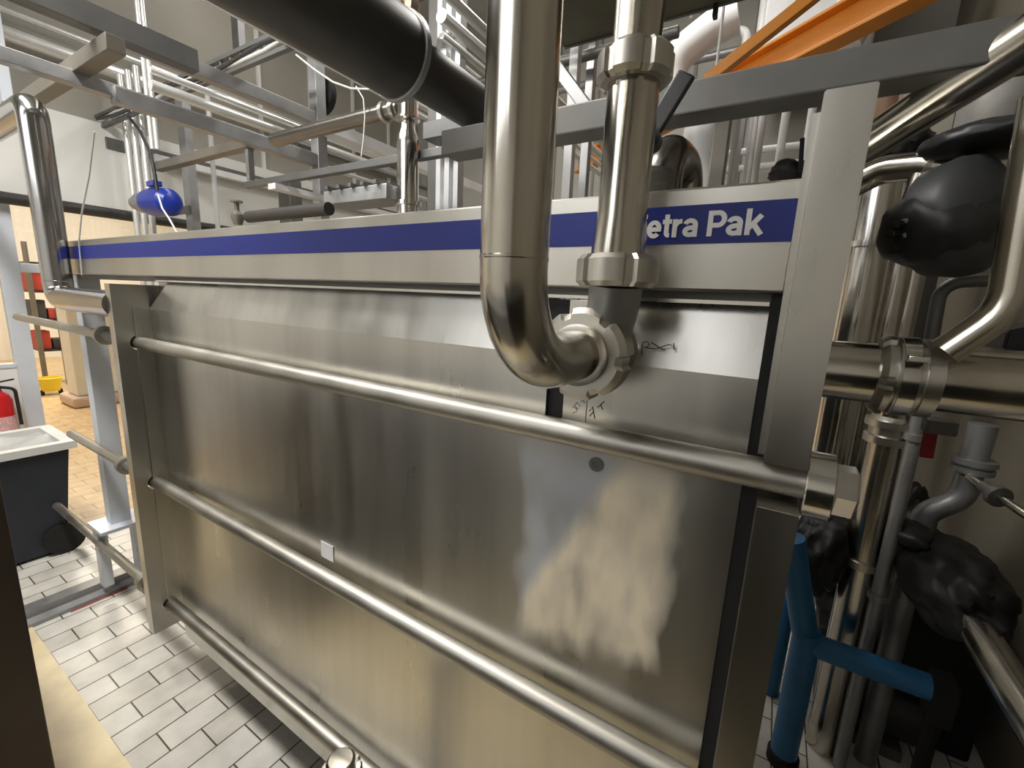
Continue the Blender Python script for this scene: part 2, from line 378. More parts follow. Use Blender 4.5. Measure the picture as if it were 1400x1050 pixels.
# shield panel: folded sheet with a slot for the port
XL, XR, XS0, XS1 = -2.15, -.013, -.368, -.236
t = bmesh.new()
rows = [(.15, .75), (.60, .75), (1.05, .75), (1.50, .75), (1.648, .75), (1.757, .785)]
cols = [XL] + [XL+(XS0-XL)*k/6 for k in range(1, 6)] + [XS0, XS1, XR]
vv = {}
for i, x in enumerate(cols):
    for j, (z, y) in enumerate(rows):
        xx = x+.10 if (i == 0 and j == 5) else x
        vv[i, j] = t.verts.new((xx, y, z))
for i in range(len(cols)-1):
    for j in range(5):
        if i == 6 and j >= 3: continue
        t.faces.new((vv[i, j], vv[i+1, j], vv[i+1, j+1], vv[i, j+1]))
bmesh.ops.recalc_face_normals(t, faces=t.faces[:]); bmesh.ops.solidify(t, geom=t.faces[:], thickness=-.003)
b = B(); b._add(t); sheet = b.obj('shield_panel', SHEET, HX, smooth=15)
B().box(XL-.001, XL+.006, .697, .752, .30, 1.655, .001).obj('side_flange', STEEL, HX)
st = P(447, 754, Y=.748)
B().box(st.x-.028, st.x+.030, .7475, .749, st.z-.026, st.z+.026).obj('sticker', PAPER, sheet)['label'] = 'blank white sticker on the panel above the middle rod'
pd = P(815, 635, Y=.748)
B().lathe((pd.x, .749, pd.z), (0, -1, 0), [(0, .014), (.002, .014), (.002, .006), (.0005, .005)], 20).obj('screw_cap', GREYB, sheet)
def scribble(name, strokes, par, Y, r=.0009):
    b = B()
    for s_ in strokes: b.sweep([P(x, y, Y=Y) for x, y in s_], [r]*len(s_), 6)
    return b.obj(name, INK, par)
scribble('pen_mark', [[(877, 485), (878, 474), (879, 468), (885, 467), (888, 471), (884, 475), (880, 475), (888, 476), (895, 477), (903, 475), (911, 472), (916, 471)], [(890, 468), (897, 472), (905, 477), (910, 478)], [(917, 471), (920, 475), (921, 469), (922, 478)]], sheet, .7495)
# plate pack seen through the slot
B().box(-2.1, -.02, .86, 1.32, .22, 1.75).obj('plate_pack', BLACK, HX)
B().box(-.385, -.333, .757, .86, .24, 1.755).obj('gasket_stack', BLACK, HX)
c1 = B().box(-.3325, -.2845, .753, .86, .24, 1.755, .001).obj('connecting_plate', STEEL, HX)
c2 = B().box(-.2835, -.2345, .753, .86, .24, 1.755, .001).obj('connecting_plate', STEEL, HX)
scribble('pen_mark', [[(783, 558), (789, 550), (793, 556)], [(783, 565), (789, 562), (787, 558)], [(794, 550), (797, 546), (799, 551)], [(786, 556), (791, 560)]], c1, .7525, .0007)
scribble('pen_mark', [[(806, 562), (810, 556), (813, 572)], [(806, 569), (812, 562)], [(817, 557), (826, 549)], [(821, 553), (824, 560)]], c2, .7525, .0009)
# frame plate and pressure plate: slabs with open slots for the rods
ROD = [1.516, .925, .345]; RY = .71; RR = .0235
def slab(yf, yb, z0, z1, hw):
    poly = [(yb, z0), (yf, z0)]
    for zc in sorted(ROD):
        poly += [(yf, zc-hw), (RY+.008, zc-hw)] + [(RY+.008+hw*math.cos(a), zc+hw*math.sin(a)) for a in (-1.2, -.8, -.4, 0, .4, .8, 1.2)] + [(RY+.008, zc+hw), (yf, zc+hw)]
    return poly + [(yf, z1), (yb, z1)]
def holed(yf, yb, z0, z1, r):
    poly = [(yf, z0), (yf, z1), (yb, z1)]
    for zc in ROD:
        poly += [(yb, zc+.0006)] + [(RY+r*math.cos(a), zc+r*math.sin(a)) for a in [math.radians(2+k*356/20) for k in range(21)]] + [(yb, zc-.0006)]
    return poly + [(yb, z0)]
B().prism(slab(.66, 1.34, .10, 2.005, .031), 'x', .010, .0605, .0015).obj('frame_plate', STEEL, HX)
B().box(-.0128, .0098, .7525, 1.30, .16, 1.775).obj('gasket_strip', BLACK, HX)
B().box(.0012, .0098, .685, .752, 1.552, 1.99).obj('edge_bar', STEEL, HX)
B().box(-2.10, -.014, .7625, .7650, 1.7575, 1.7635).obj('drip_edge', BRIGHT, HX)
B().box(-2.151, -1.98, .792, .796, 1.55, 1.775).obj('end_sheet', STEEL, HX)
B().prism(holed(.637, 1.34, .235, 1.742, .032), 'x', -2.20, -2.152).obj('pressure_plate', STEEL, HX)
def rod(zc, xl, xring):
    b = B().sweep([(xl, RY, zc), (xl+.012, RY, zc), (xring, RY, zc), (xring+.001, RY, zc), (.075, RY, zc)], [.0165, .021, .021, RR, RR], 24)
    o = b.obj('tightening_bolt', BOLTM, HX)
    B().lathe((xring-.05, RY, zc), X1, [(0, .0225), (.004, .034), (.03, .034), (.034, .041), (.062, .041), (.066, .030)], 24).obj('bearing_sleeve', BOLTM, o)
    B().lathe((xring+.017, RY, zc), X1, [(0, .022), (.001, .025), (-2.165-xring-.017, .025), (-2.16-xring-.017, .0237)], 24).obj('bushing', DARKB, o)
    B().lathe((.0615, RY, zc), X1, [(0, .045), (.0015, .0465), (.031, .0465), (.0325, .045)], 36).obj('washer', BRIGHT, o)
    B().lathe((.094, RY, zc), X1, [(0, .0335), (.003, .0355), (.024, .0355), (.027, .0325)], 6).obj('hex_nut', BRIGHT, o)
    return o
rod(ROD[0], P(25, 443, Y=RY).x, P(145, 465, Y=RY).x)
rod(ROD[1], P(97, 595, Y=RY).x, P(174, 637, Y=RY).x)
rod(ROD[2], -3.745, P(200, 793, Y=RY).x)
# end support
col = B().box(-3.03, -2.955, .755, .842, .445, 1.776, .003).obj('end_column', GALVP, HX)
B().box(-3.09, -2.89, .69, .90, .425, .445, .002).obj('foot_plate', GALVP, HX)
B().box(-3.06, -3.00, .70, .745, .07, .425, .002).obj('leg', GALVP, HX)
B().box(-3.06, -3.00, .855, .90, .07, .425, .002).obj('leg', GALVP, HX)
B().prism([(-3.16, 0), (-3.03, 0), (-3.03, .022), (-3.075, .032), (-3.075, .07), (-3.16, .07)], 'y', .30, 1.5, .0015).obj('floor_rail', GALV, HX)
B().box(-3.03, -2.2, .98, 1.06, .38, .47, .003).obj('cross_member', GALV, HX)
B().box(.0, .055, 1.05, 1.25, 0, .1).obj('foot', GALV, HX); B().box(.0, .055, .70, .80, 0, .1).obj('foot', GALV, HX)
B().box(-3.022, -3.018, .56, .80, .0005, .004).obj('floor_mark', RED, HX)

# ================================================================ PIPES IN FRONT
def collar(b, p, d, r, R, L, seg=32, slots=0):
    e = L*.16
    return b.lathe(p, d, [(0, r), (0.0005, R-e), (e, R), (L-e, R), (L, R-e), (L+.0005, r)], seg, slots, R*.09, (1, 4))
pa = thing('elbow_pipe', (-.254, .42, 1.63), 'thick steel pipe dropping in front of the blue stripe and elbowing into the panel', 'pipe')
zA = 1.671; xA = -.255
B().tube([(xA, .42, CZ), (xA, .42, zA), (xA, .66, zA)], .0375, .112, 40).obj('pipe', PIPE, pa)
B().lathe((xA, .42, 1.792), Z1, [(0, .0377), (.001, .0381), (.003, .0381), (.004, .0377)], 40).obj('weld_seam', PIPE, pa)
collar(B(), (xA, .625, zA), Y1, .046, .0725, .056, 48, 6).obj('union_nut', STEEL, pa)
B().lathe((xA, .612, zA), Y1, [(0, .038), (.002, .0475), (.015, .0475)], 40).obj('liner', PIPE, pa)
pb = thing('straight_pipe', (-.218, .66, 1.68), 'slim steel pipe with two slotted union nuts, right of the thick elbow pipe', 'pipe')
xB = -.218; n1, n2 = P(862, 95, Y=.66).z, P(842, 371, Y=.66).z
B().sweep([(xB, .66, CZ), (xB, .66, n1+.01), (xB, .66, n1), (xB, .66, n2+.075), (xB, .66, n2+.03), (xB, .66, n2)], [.033, .033, .036, .036, .041, .042], 36).obj('pipe', PIPE, pb)
collar(B(), (xB, .66, n1-.022), Z1, .036, .052, .042, 36, 6).obj('union_nut', STEEL, pb)
collar(B(), (xB, .66, n2-.024), Z1, .040, .061, .046, 36, 6).obj('union_nut', STEEL, pb)
B().sweep([(xB, .66, n2-.02), (xB-.002, .664, n2-.045), (xB-.012, .68, n2-.08), (xA+.008, .70, zA), (xA, .71, zA-.03)], [.040, .040, .039, .037, .034], 32).obj('port_fitting', GALV, pb)
B().lathe((xA, .684, zA), Y1, [(0, .044), (.064, .044), (.065, .056), (.068, .056)], 36).obj('port_stub', STEEL, pb)
# horizontal pipe leaving the frame plate on the right
pc = thing('outlet_pipe', (.3, .85, 1.62), 'fat horizontal steel pipe with clamped union leaving the frame plate on the right', 'pipe')
zC = 1.664; yC = .85
B().lathe((.061, yC, zC), X1, [(0, .056), (.012, .056), (.0125, .0455), (.60, .0455)], 36).obj('pipe', PIPE, pc)
x_ = P(1196, 500, Y=yC).x
B().lathe((x_, yC, zC), X1, [(0, .046), (.0005, .054), (.008, .060), (.016, .060), (.0165, .052), (.02, .052), (.0205, .058), (.044, .058), (.0445, .053), (.05, .053), (.0505, .057), (.068, .057), (.0685, .046)], 44, 6, .006, (1, 3)).obj('union_nut', STEEL, pc)
B().lathe((x_+.023, yC, zC), X1, [(0, .0585), (.0005, .0592), (.019, .0592), (.0195, .0585)], 44).obj('clamp_band', BRIGHT, pc)
B().box(x_+.022, x_+.044, yC-.075, yC-.05, zC+.028, zC+.036, .001).obj('clamp_lug', BRIGHT, pc)
bp_ = [P(1425, 130, Y=.80), P(1392, 300, Y=.80), P(1375, 405, Y=.80), P(1340, 452, Y=.80), P(1300, 478, Y=.80)]
solo('swept_pipe', B().tube([bp_[0], P(1376, 425, Y=.80), P(1290, 482, Y=.80)], .0195, .075, 28), PIPE, 'bare steel bend curving down onto the fat outlet pipe at the right edge', 'pipe')

# ================================================================ RIGHT SIDE
def vpipe(px, ytop, pyb, Y, r, name, label, cat='pipe', m=PIPE, top=CZ, bot=None, group=None, ring=None):
    p, q = zrun((px, ytop), pyb, Y)
    zt = top if top is not None else p.z; zb = q.z if bot is None else bot
    if ring:
        t_ = thing(name, (p.x, Y, zb), label, cat, group)
        B().tube([(p.x, Y, zb), (p.x, Y, zt)], r).obj('pipe', m, t_)
        for pr_ in ring:
            z = P(*pr_, Y=Y).z; B().lathe((p.x, Y, z-.012), Z1, [(0, r), (.001, r*1.28), (.023, r*1.28), (.024, r)], 24).obj('clamp_ring', m, t_)
        return t_
    return solo(name, B().tube([(p.x, Y, zb), (p.x, Y, zt)], r), m, label, cat, group)
gV = 'upright pipes behind the frame plate'
vpipe(1197, 300, (1160, 450), 2.30, .076, 'upright_pipe', 'widest bright upright pipe, nearest the frame plate on its right', bot=.62, top=2.40, group=gV, ring=[(1190, 336)], m=BRIGHT)
vpipe(1243, 300, (1207, 450), 2.38, .045, 'upright_pipe', 'bright upright pipe squeezed between the widest one and the black valve', bot=.62, top=2.40, group=gV, m=BRIGHT)
vpipe(1264, 300, (1230, 450), 2.52, .047, 'upright_pipe', 'third upright pipe from the frame plate, half behind the charcoal valve', bot=.62, top=2.40, group=gV, m=BRIGHT)
vpipe(1275, 330, (1245, 450), 2.62, .048, 'upright_pipe', 'dark upright pipe just under the charcoal valve body', bot=.62, top=2.40, group=gV, m=DARKB)
# drop pipe under the union
dp = thing('drop_pipe', (.42, 1.97, 0), 'steel upright pipe with clamp ring just below the clamped union, behind the blue stand', 'pipe')
YD = 1.97; p = P(1208, 600, Y=YD); q = P(1172, 820, Y=YD); xd = (p.x+q.x)/2
B().tube([(xd, YD, .0), (xd, YD, p.z+.15)], .056).obj('pipe', PIPE, dp)
B().lathe((xd, YD, P(1180, 772, Y=YD).z), Z1, [(0, .057), (.002, .068), (.03, .068), (.032, .057)], 28).obj('pipe_socket', STEEL, dp)
B().lathe((xd, YD, p.z-.012), Z1, [(k*2, r*2) for k, r in ((0, .029), (.001, .036), (.014, .036), (.016, .031), (.03, .031), (.031, .038), (.043, .038), (.044, .03), (.05, .0285))], 28).obj('clamp_ring', STEEL, dp)
tp = thing('thin_pipe', (.25, .9, 0), 'thin grey tube running down beside the drop pipe', 'pipe')
p = P(1246, 585, Y=1.9); q = P(1199, 850, Y=1.9); xt = (p.x+q.x)/2
B().tube([(xt, 1.9, .0), (xt, 1.9, p.z+.06)], .021, seg=14).obj('pipe', GALV, tp)
for yy in (815, 590):
    z = P(1200, yy, Y=1.9).z; B().lathe((xt, 1.9, z-.012), Z1, [(0, .021), (.002, .031), (.024, .031), (.026, .021)], 16).obj('clamp_ring', GALV, tp)
# bent grey pipe near the wall
YK = 2.0; k = [P(x, y, Y=YK) for x, y in ((1345, 580), (1330, 640), (1316, 680), (1262, 703), (1240, 790), (1215, 900))]
kx = thing('bent_pipe', (k[-1].x, YK, 0), 'grey double bend pipe in front of the beige wall', 'pipe')
B().tube([k[0], k[2], k[3], V((k[5].x, YK, k[4].z-.1)), V((k[5].x, YK, 0))], .036, .09).obj('pipe', GALV, kx)
B().lathe(k[1]-V((0, 0, .015)), Z1, [(a*1.6, b*1.6) for a, b in ((0, .022), (.001, .034), (.012, .034), (.013, .028), (.018, .028), (.019, .036), (.03, .036), (.031, .022))], 24).obj('flange', GALV, kx)
sp = thing('sample_tube', P(1350, 665, Y=1.95), 'thin steel tube with ferrule pointing towards the right edge', 'pipe')
a, b_ = P(1325, 652, Y=1.95), P(1430, 722, Y=1.7)
B().tube([a, b_], .0125, seg=12).obj('pipe', PIPE, sp)
B().lathe(a.lerp(b_, .2), b_-a, [(0, .017), (.05, .022), (.051, .033), (.069, .033), (.07, .014)], 18).obj('ferrule', DARKB, sp)
# red lever
lv = thing('red_lever', P(1268, 610, Y=1.05), 'small dark red valve lever hanging under the outlet pipe', 'lever')
B().bar(P(1273, 588, Y=1.05), P(1266, 626, Y=1.05), .02, .008, .003).obj('handle', mat('dark_red', (.22, .01, .012), .4), lv)
a = P(1275, 582, Y=1.05); B().box(a.x-.012, a.x+.03, 1.03, 1.07, a.z-.012, a.z+.014, .004).obj('stem', DARKB, lv)
# silver tube along Y wrapped in black insulation
a, b_ = P(1420, 992, X=.6), P(1278, 745, X=.6); zt = .893
it = thing('lagged_pipe', (.6, 1.5, .85), 'shiny steel pipe poking out of lumpy black insulation at lower right', 'pipe')
B().tube([(.6, .9, zt), (.6, 1.88, zt)], .043).obj('pipe', PIPE, it)
c = P(1297, 815, X=.6); b = B()
b.blob((.6, 1.86, zt+.012), (.125, .27, .125), .22, 2.6, 4, 1.3); b.obj('insulation', SOFT, it)
B().blob((.50, 1.95, zt+.11), (.06, .10, .045), .25, 2.2, 3, 3.3).obj('insulation_flap', SOFT, it)
def wad(px, Y, rad, seed, label, amp=.3):
    return solo('insulation_wad', B().blob(P(*px, Y=Y), rad, amp, 2.2, 4, seed), SOFT, label, 'insulation', 'black insulation wads')
wad((1118, 752), 1.98, (.10, .11, .17), 5.1, 'black insulation bundle hanging behind the frame plate under the big nut')
wad((1148, 808), 2.14, (.08, .11, .17), 8.7, 'ragged black insulation bundle lowest behind the upright pipes')
wad((1240, 715), 2.28, (.08, .08, .17), 2.2, 'black insulation bundle tucked between thin tube and bent pipe')
wad((1218, 212), 1.28, (.075, .06, .055), 4.4, 'black insulation bundle under the slanting pipe beside the frame plate')
# slanting big pipe upper right
a, b_ = P(1190, 195, Y=1.15), P(1385, 68, Y=1.02)
solo('slanting_pipe', B().tube([a-(b_-a)*.25, b_+(b_-a)*.35], .036, seg=28), PIPE, 'wide steel pipe slanting up from behind the frame plate to the top right', 'pipe')
a, b_ = P(1172, 262, Y=1.05), P(1305, 228, Y=1.05)
el = thing('elbow_fitting', (a.x, 1.05, a.z), 'steel elbow fitting lying left of the charcoal valve', 'pipe fitting')
B().tube([P(1150, 262, Y=1.1), P(1205, 232, Y=1.08), P(1268, 226, Y=1.05), P(1316, 234, Y=1.02)], .024, .06, 24).obj('elbow', PIPE, el)
B().lathe(P(1262, 226, Y=1.05), P(1310, 232, Y=1.05)-P(1262, 226, Y=1.05), [(0, .025), (.001, .031), (.012, .031), (.013, .026), (.04, .028), (.041, .033), (.054, .033), (.055, .02)], 24).obj('ferrule', STEEL, el)
B().tube([P(1262, 240, Y=1.05), P(1240, 300, Y=1.05)], .019).obj('branch', PIPE, el)
# charcoal valve actuator
vc = P(1300, 290, Y=.98)
va = thing('valve_actuator', (vc.x, .98, vc.z-.1), 'big charcoal valve actuator hanging among the pipes at upper right', 'valve')
B().blob(P(1282, 312, Y=.98), (.075, .085, .066), .10, 1.6, 4, .7).obj('body', VALVE, va)
cap = P(1375, 285, Y=.95)
B().lathe(cap+V((-.075, .06, -.01)), (1, -.8, .1), [(0, .05), (.01, .085), (.05, .092), (.07, .088), (.09, .06), (.10, .02)], 40).obj('domed_cap', mat('grey_cast', (.05, .052, .055), .45, .1, .15), va, smooth=60)
B().blob(P(1358, 192, Y=1.0), (.085, .08, .022), .10, 2., 4, 6.1).obj('upper_flange', VALVE, va)
for (u, v_, w_) in ((1237, 300, 0), (1240, 318, 1)):
    B().bar(P(u-8, v_+6, Y=.93), P(u+26, v_-6, Y=.93), .02, .008, .002).obj('clamp_arm', GREYB, va)
for u, v_ in ((1226, 322), (1229, 342), (1233, 308)):
    B().lathe(P(u, v_, Y=.925), (-.6, -.8, 0), [(0, .007), (.016, .007), (.018, .005)], 6).obj('bolt', BLACK, va)
wj = thing('jacketed_pipe', P(1375, 180, Y=1.25), 'pipe in crumpled white insulation jacket above the charcoal valve', 'pipe')
B().sweep([P(1400, 60, Y=1.3), P(1390, 100, Y=1.3), P(1372, 140, Y=1.3), P(1358, 185, Y=1.3), P(1352, 215, Y=1.3)], [.06, .07, .066, .062, .05], 24).obj('jacket', mat('jacket', (.3, .29, .27), .5, .2, .15, 14, bump=.5, bscale=18), wj)
# small bent tube below valve
solo('bent_tube', B().tube([P(1272, 470, Y=1.2), P(1287, 386, Y=1.2), P(1385, 382, Y=1.2)], .012, .035, 16), GREYB, 'slim dark tube bent over like a cane below the charcoal valve', 'pipe')
solo('valve_block', B().prism([(.36, 1.70), (.52, 1.70), (.52, 1.735), (.47, 1.75), (.40, 1.75), (.36, 1.735)], 'y', 1.15, 1.3, .004), VALVE, 'flat dark block behind the swept bend', 'valve')
solo('grey_duct', B().box(P(1262, 160, Y=3.1).x-.10, P(1262, 160, Y=3.1).x+.10, 3.0, 3.2, 0, 2.9, .004), WALLT and mat('beige_duct', (.45, .42, .36), .5), 'beige square duct standing behind the slanting pipe', 'duct')
solo('brown_pipe', B().tube([(P(1215, 140, Y=3.4).x, 3.4, 0), (P(1215, 140, Y=3.4).x, 3.4, 3.1)], .08), mat('brown_pipe', (.28, .16, .10), .45), 'brown upright pipe just right of the frame plate top', 'pipe')
# blue frame stand
bs = thing('blue_stand', (.3, 1.75, 0), 'blue painted tubular stand on the tiled floor at lower right', 'stand')
f1 = P(1075, 1022, Z=.0); YB = 1.80
la = P(1103, 868, Y=YB); lb = P(1072, 1026, Y=YB); xl = (la.x+lb.x)/2
B().tube([(xl, YB, .02), (xl, YB, la.z+.02)], .046).obj('leg', BLUEF, bs)
B().lathe((xl, YB, 0), Z1, [(0, .055), (.04, .055), (.05, .045)], 20).obj('foot', BLACK, bs)
B().tube([(xl, YB, la.z-.02), P(1098, 850, Y=YB), P(1082, 735, Y=YB-.04)], .043, .1).obj('upper_tube', BLUEF, bs)
x2 = P(1285, 930, Y=YB).x
B().tube([(xl, YB, la.z-.03), (x2, YB, la.z-.03)], .042).obj('cross_tube', BLUEF, bs)
B().tube([(xl-.05, YB+.35, 0), (xl-.05, YB+.35, la.z+.12)], .04).obj('leg', BLUEF, bs)
B().box(x2-.02, x2+.04, YB-.05, YB+.05, la.z-.13, la.z+.02, .006).obj('bracket', BLACK, bs)
B().tube([(x2+.01, YB, 0), (x2+.01, YB, la.z-.12)], .022).obj('leg', BLACK, bs)
pm = thing('floor_pump', (.52, 2.05, 0), 'dark pump lying on the floor behind the blue cross tube', 'pump')
B().lathe((.36, 2.15, .14), X1, [(0, .03), (.01, .11), (.12, .12), (.16, .09), (.34, .09), (.36, .05)], 28).obj('body', VALVE, pm)
B().box(.42, .66, 2.05, 2.25, 0, .05, .006).obj('base', DARKB, pm)
B().box(.56, .90, 2.20, 2.9, 0, .62, .02).obj('housing', BLACK, pm)
B().blob((.50, 2.42, .2), (.16, .2, .2), .2, 2, 4, 7.7).obj('cover', SOFT, pm)
B().tube([(.42, 2.15, .2), (.42, 2.15, .45)], .03).obj('outlet', GALV, pm)

# ================================================================ TOP RIGHT
# long beam across
YBm = 1.0
a, b_ = xrun((760, 165), (1380, 20), YBm); zt = 2.192; zb_ = 2.125
bm_ = thing('support_beam', (0, YBm, zb_), 'long grey steel beam crossing above the frame plate', 'beam')
B().box(-.86, WR, YBm, YBm+.075, 2.135, 2.197, .004).obj('beam', mat('beam_steel', (.16, .157, .148), .5, .5, .2, 5), bm_)
# butterfly valve lever
vl = thing('butterfly_valve', P(890, 190, Y=.86), 'butterfly valve with flat dark lever, beside the slim pipe', 'valve')
B().bar(P(940, 100, Y=.84), P(893, 178, Y=.84), .012, .032, .004).obj('lever', VALVE, vl)
B().lathe(P(890, 196, Y=.86), (0.1, -1, .0), [(0, .02), (.03, .02), (.031, .012), (.05, .012)], 8).obj('spindle', VALVE, vl)
B().lathe((P(885, 215, Y=.92).x, .93, 1.97), Z1, [(0, .05), (.012, .055), (.03, .055), (.04, .05)], 30).obj('body', DARKB, vl)
ub = thing('return_bend', P(915, 262, Y=1.05), 'dark steel return bend standing on the header right of the slim pipe', 'pipe')
p = P(905, 262, Y=.97)
B().tube([(p.x, .95, 1.932), (p.x, .95, 2.055), (p.x+.015, 1.10, 2.055), (p.x+.015, 1.10, 1.932)], .042, .073, 28).obj('pipe', mat('dark_steel', (.2, .19, .18), .25, 1, .1), ub)
# orange crane beam
a, b_ = P(1230, 14, Z=3.2), P(800, 232, Z=3.2); d = (a-b_); a = a+d*.25; b_ = b_-d*.05
cr = thing('crane_beam', (a+b_)/2, 'long orange crane beam slanting away behind the grey beam', 'beam')
B().bar(a, b_, .12, .02, .003).obj('flange', ORANGE, cr); B().bar(a+Z1*.08, b_+Z1*.08, .014, .15).obj('web', ORANGE, cr); B().bar(a+Z1*.16, b_+Z1*.16, .12, .02, .003).obj('flange', ORANGE, cr)
a, b_ = P(965, 112, Y=2.5), P(1112, -5, Y=2.5)
solo('orange_brace', B().bar(a, b_+(b_-a)*.3, .05, .05, .003), ORANGE, 'thin orange diagonal brace left of the crane beam', 'beam')
# dark cable tray top
a, b_ = xrun((830, 48), (1060, -6), 1.62)
ct = thing('cable_tray', (a+b_)/2, 'flat olive cable tray crossing the top edge right of the slim pipe', 'cable tray')
B().box(a.x-.16, b_.x+.6, 1.30, 1.61, a.z+.004, a.z+.012).obj('tray_floor', mat('olive_tray', (.12, .11, .07), .5, .3, .2), ct)
for y_ in (1.29, 1.61): B().box(a.x-.16, b_.x+.6, y_, y_+.01, a.z, a.z+.06).obj('side_rail', DARKB, ct)
for x_ in (-.3, .02, .3): B().box(x_, x_+.012, 1.60, 1.625, a.z-.03, a.z+.05).obj('clip', BLACK, ct)
a, b_ = xrun((770, 85), (860, 60), 2.0)
solo('conduit', B().tube([a+V((-.6, 0, 0)), b_+V((.2, 0, 0))], .022), DARKB, 'dark conduit just below the ladder tray behind the slim pipe', 'conduit')
for i, (u, v_) in enumerate(((25, 5), (38, 22), (52, 34))):
    a, b_ = xrun((768, u), (850, v_-12), 1.75); solo('tray_cable', B().sweep([a+(b_-a)*(j/8*1.8-.4)+V((0, 0, .012*math.sin(j*1.3+i))) for j in range(9)], [.012]*9, 10), BCABLE, ('uppermost', 'middle', 'lowest')[i]+' black cable sagging between the thick pipe and the slim pipe', 'cable', 'black cables at top centre')
# vent elbows and white pipes at back
ve = thing('vent_duct', P(920, 100, Y=4.2), 'white insulated vent elbow hanging behind the lever valve', 'duct')
B().tube([P(914, 150, Y=4.2), P(916, 84, Y=4.2), P(975, 38, Y=4.2), P(1010, 22, Y=4.2)], .13, .25, 24).obj('duct', WPIPE, ve)
solo('shiny_duct', B().tube([P(955, 262, Y=2.4), P(960, 175, Y=2.4), P(985, 130, Y=2.6)], .085, .12, 24), WPIPE, 'pale shiny upright duct behind the dark return bend', 'duct')
solo('grey_post', B().box(P(985, 200, Y=2.2).x-.03, P(985, 200, Y=2.2).x+.03, 2.17, 2.23, 0, 2.66, .004), TAUPE, 'slim grey upright post left of the white cable bundle', 'post')
for i in range(7):
    x = 991+i*6; p = P(x, 200, Y=2.6); dx = random.uniform(-.02, .02)
    solo('hanging_cable', B().sweep([(p.x+dx*j/5+.012*math.sin(j+i*2), 2.6+.02*(i % 3), (P(x, 138, Y=2.6).z)*j/5) for j in range(6)], [.011]*6, 10), WCABLE, 'pale cable in the upright bundle between the grey post and the white railing', 'cable', 'bundle of pale cables')
gW = 'white upright pipes'
WL_ = ('white upright pipe nearest the pale cable bundle', 'white upright pipe midway between the cable bundle and frame plate', 'white upright pipe next to the frame plate top')
for i, x in enumerate((1037, 1068, 1103)):
    p = P(x, 200, Y=2.9+i*.1); solo('white_pipe', B().tube([(p.x, p.y, 0), (p.x, p.y, P(x, 112, Y=p.y).z)], .021), WPIPE, WL_[i], 'pipe', gW)
for i, yy in enumerate((205, 228)):
    a, b_ = xrun((1035, yy), (1110, yy-8), 3.3); solo('white_rail', B().tube([a-X1*.2, b_+X1*.1], .02), WPIPE, ('upper', 'lower')[i]+' white horizontal pipe behind the white upright pipes', 'pipe', 'white horizontal pipes')
solo('insulation_wad', B().blob(P(1078, 235, Y=1.15), (.035, .05, .022), .3, 2., 3, 9.9), SOFT, 'small black insulation scrap on the header next to the frame plate', 'insulation', 'black insulation wads')
solo('dark_strap', B().bar(P(1097, 190, Y=1.1), P(1094, 235, Y=1.1), .008, .014), BLACK, 'short black strap standing on the header beside the frame plate', 'strap')
ln = thing('white_pipe_line', P(1000, 50, Y=4.8), 'white pipe line with two drops on the grey back wall', 'pipe')
a, b_ = xrun((900, 66), (1022, 42), 4.8)
B().tube([a-X1*.6, b_, b_-Z1*1.2], .035, .08).obj('pipe', WPIPE, ln)
a, b_ = xrun((1040, 48), (1052, 46), 4.8)
B().tube([a+Z1*1.1, a-Z1*.5], .04).obj('drop', WPIPE, ln)
a, b_ = xrun((900, 88), (1100, 55), 5.2); solo('wall_conduit', B().tube([a-X1*2.5, b_+X1*.6], .04), GALV, 'grey pipe running along the back wall under the white pipe line', 'pipe')
for i, (u, v0, v1) in enumerate(((978, 25, 105), (945, -5, 25))):
    p = P(u, v1, Y=3.0); q = P(u+2, v0, Y=3.0)
    solo('hanger_rod', B().tube([(p.x, 3.0, p.z), (p.x, 3.0, CZ)], .008, seg=10), WPIPE, ('long thin white hanger rod above the grey beam', 'thin hanger rod above the vent elbow')[i], 'rod', 'hanger rods')
hd = thing('air_duct', P(1120, 40, Y=4.5), 'pale sloping air duct with dark grille at top right', 'duct')
a = P(1110, 33, Y=4.55)
B().box(a.x-.35, a.x+.42, 4.55, 5.3, a.z-.35, a.z+1.0, .02).obj('duct', WPIPE, hd)
B().box(a.x-.05, a.x+.13, 4.535, 4.55, a.z-.12, a.z-.02).obj('grille', DARKB, hd)
a, b_ = P(1150, 50, Y=4.3), P(1185, -5, Y=4.3)
solo('lagged_duct', B().tube([a-(b_-a)*.1, b_+(b_-a)*1.], .16), WPIPE, 'white lagged pipe slanting up in front of the air duct', 'pipe')
# between the two front pipes
st_ = P(795, 120, Y=1.6)
solo('strut_brace', B().bar(P(762, 92, Y=1.5), P(806, 152, Y=1.5), .05, .04, .003), GALV, 'short galvanised diagonal strut between the thick pipe and the slim pipe', 'strut')
for i, (u, Y_) in enumerate(((778, 1.9), (800, 2.1))):
    p = P(u, 220, Y=Y_); solo('slim_post', B().box(p.x-.02, p.x+.02, Y_-.02, Y_+.02, 0, 3.4, .003), (WPIPE, GALV)[i], ('white slim post seen left of the slim pipe under the beam', 'galvanised slim post just left of the slim pipe')[i], 'post')

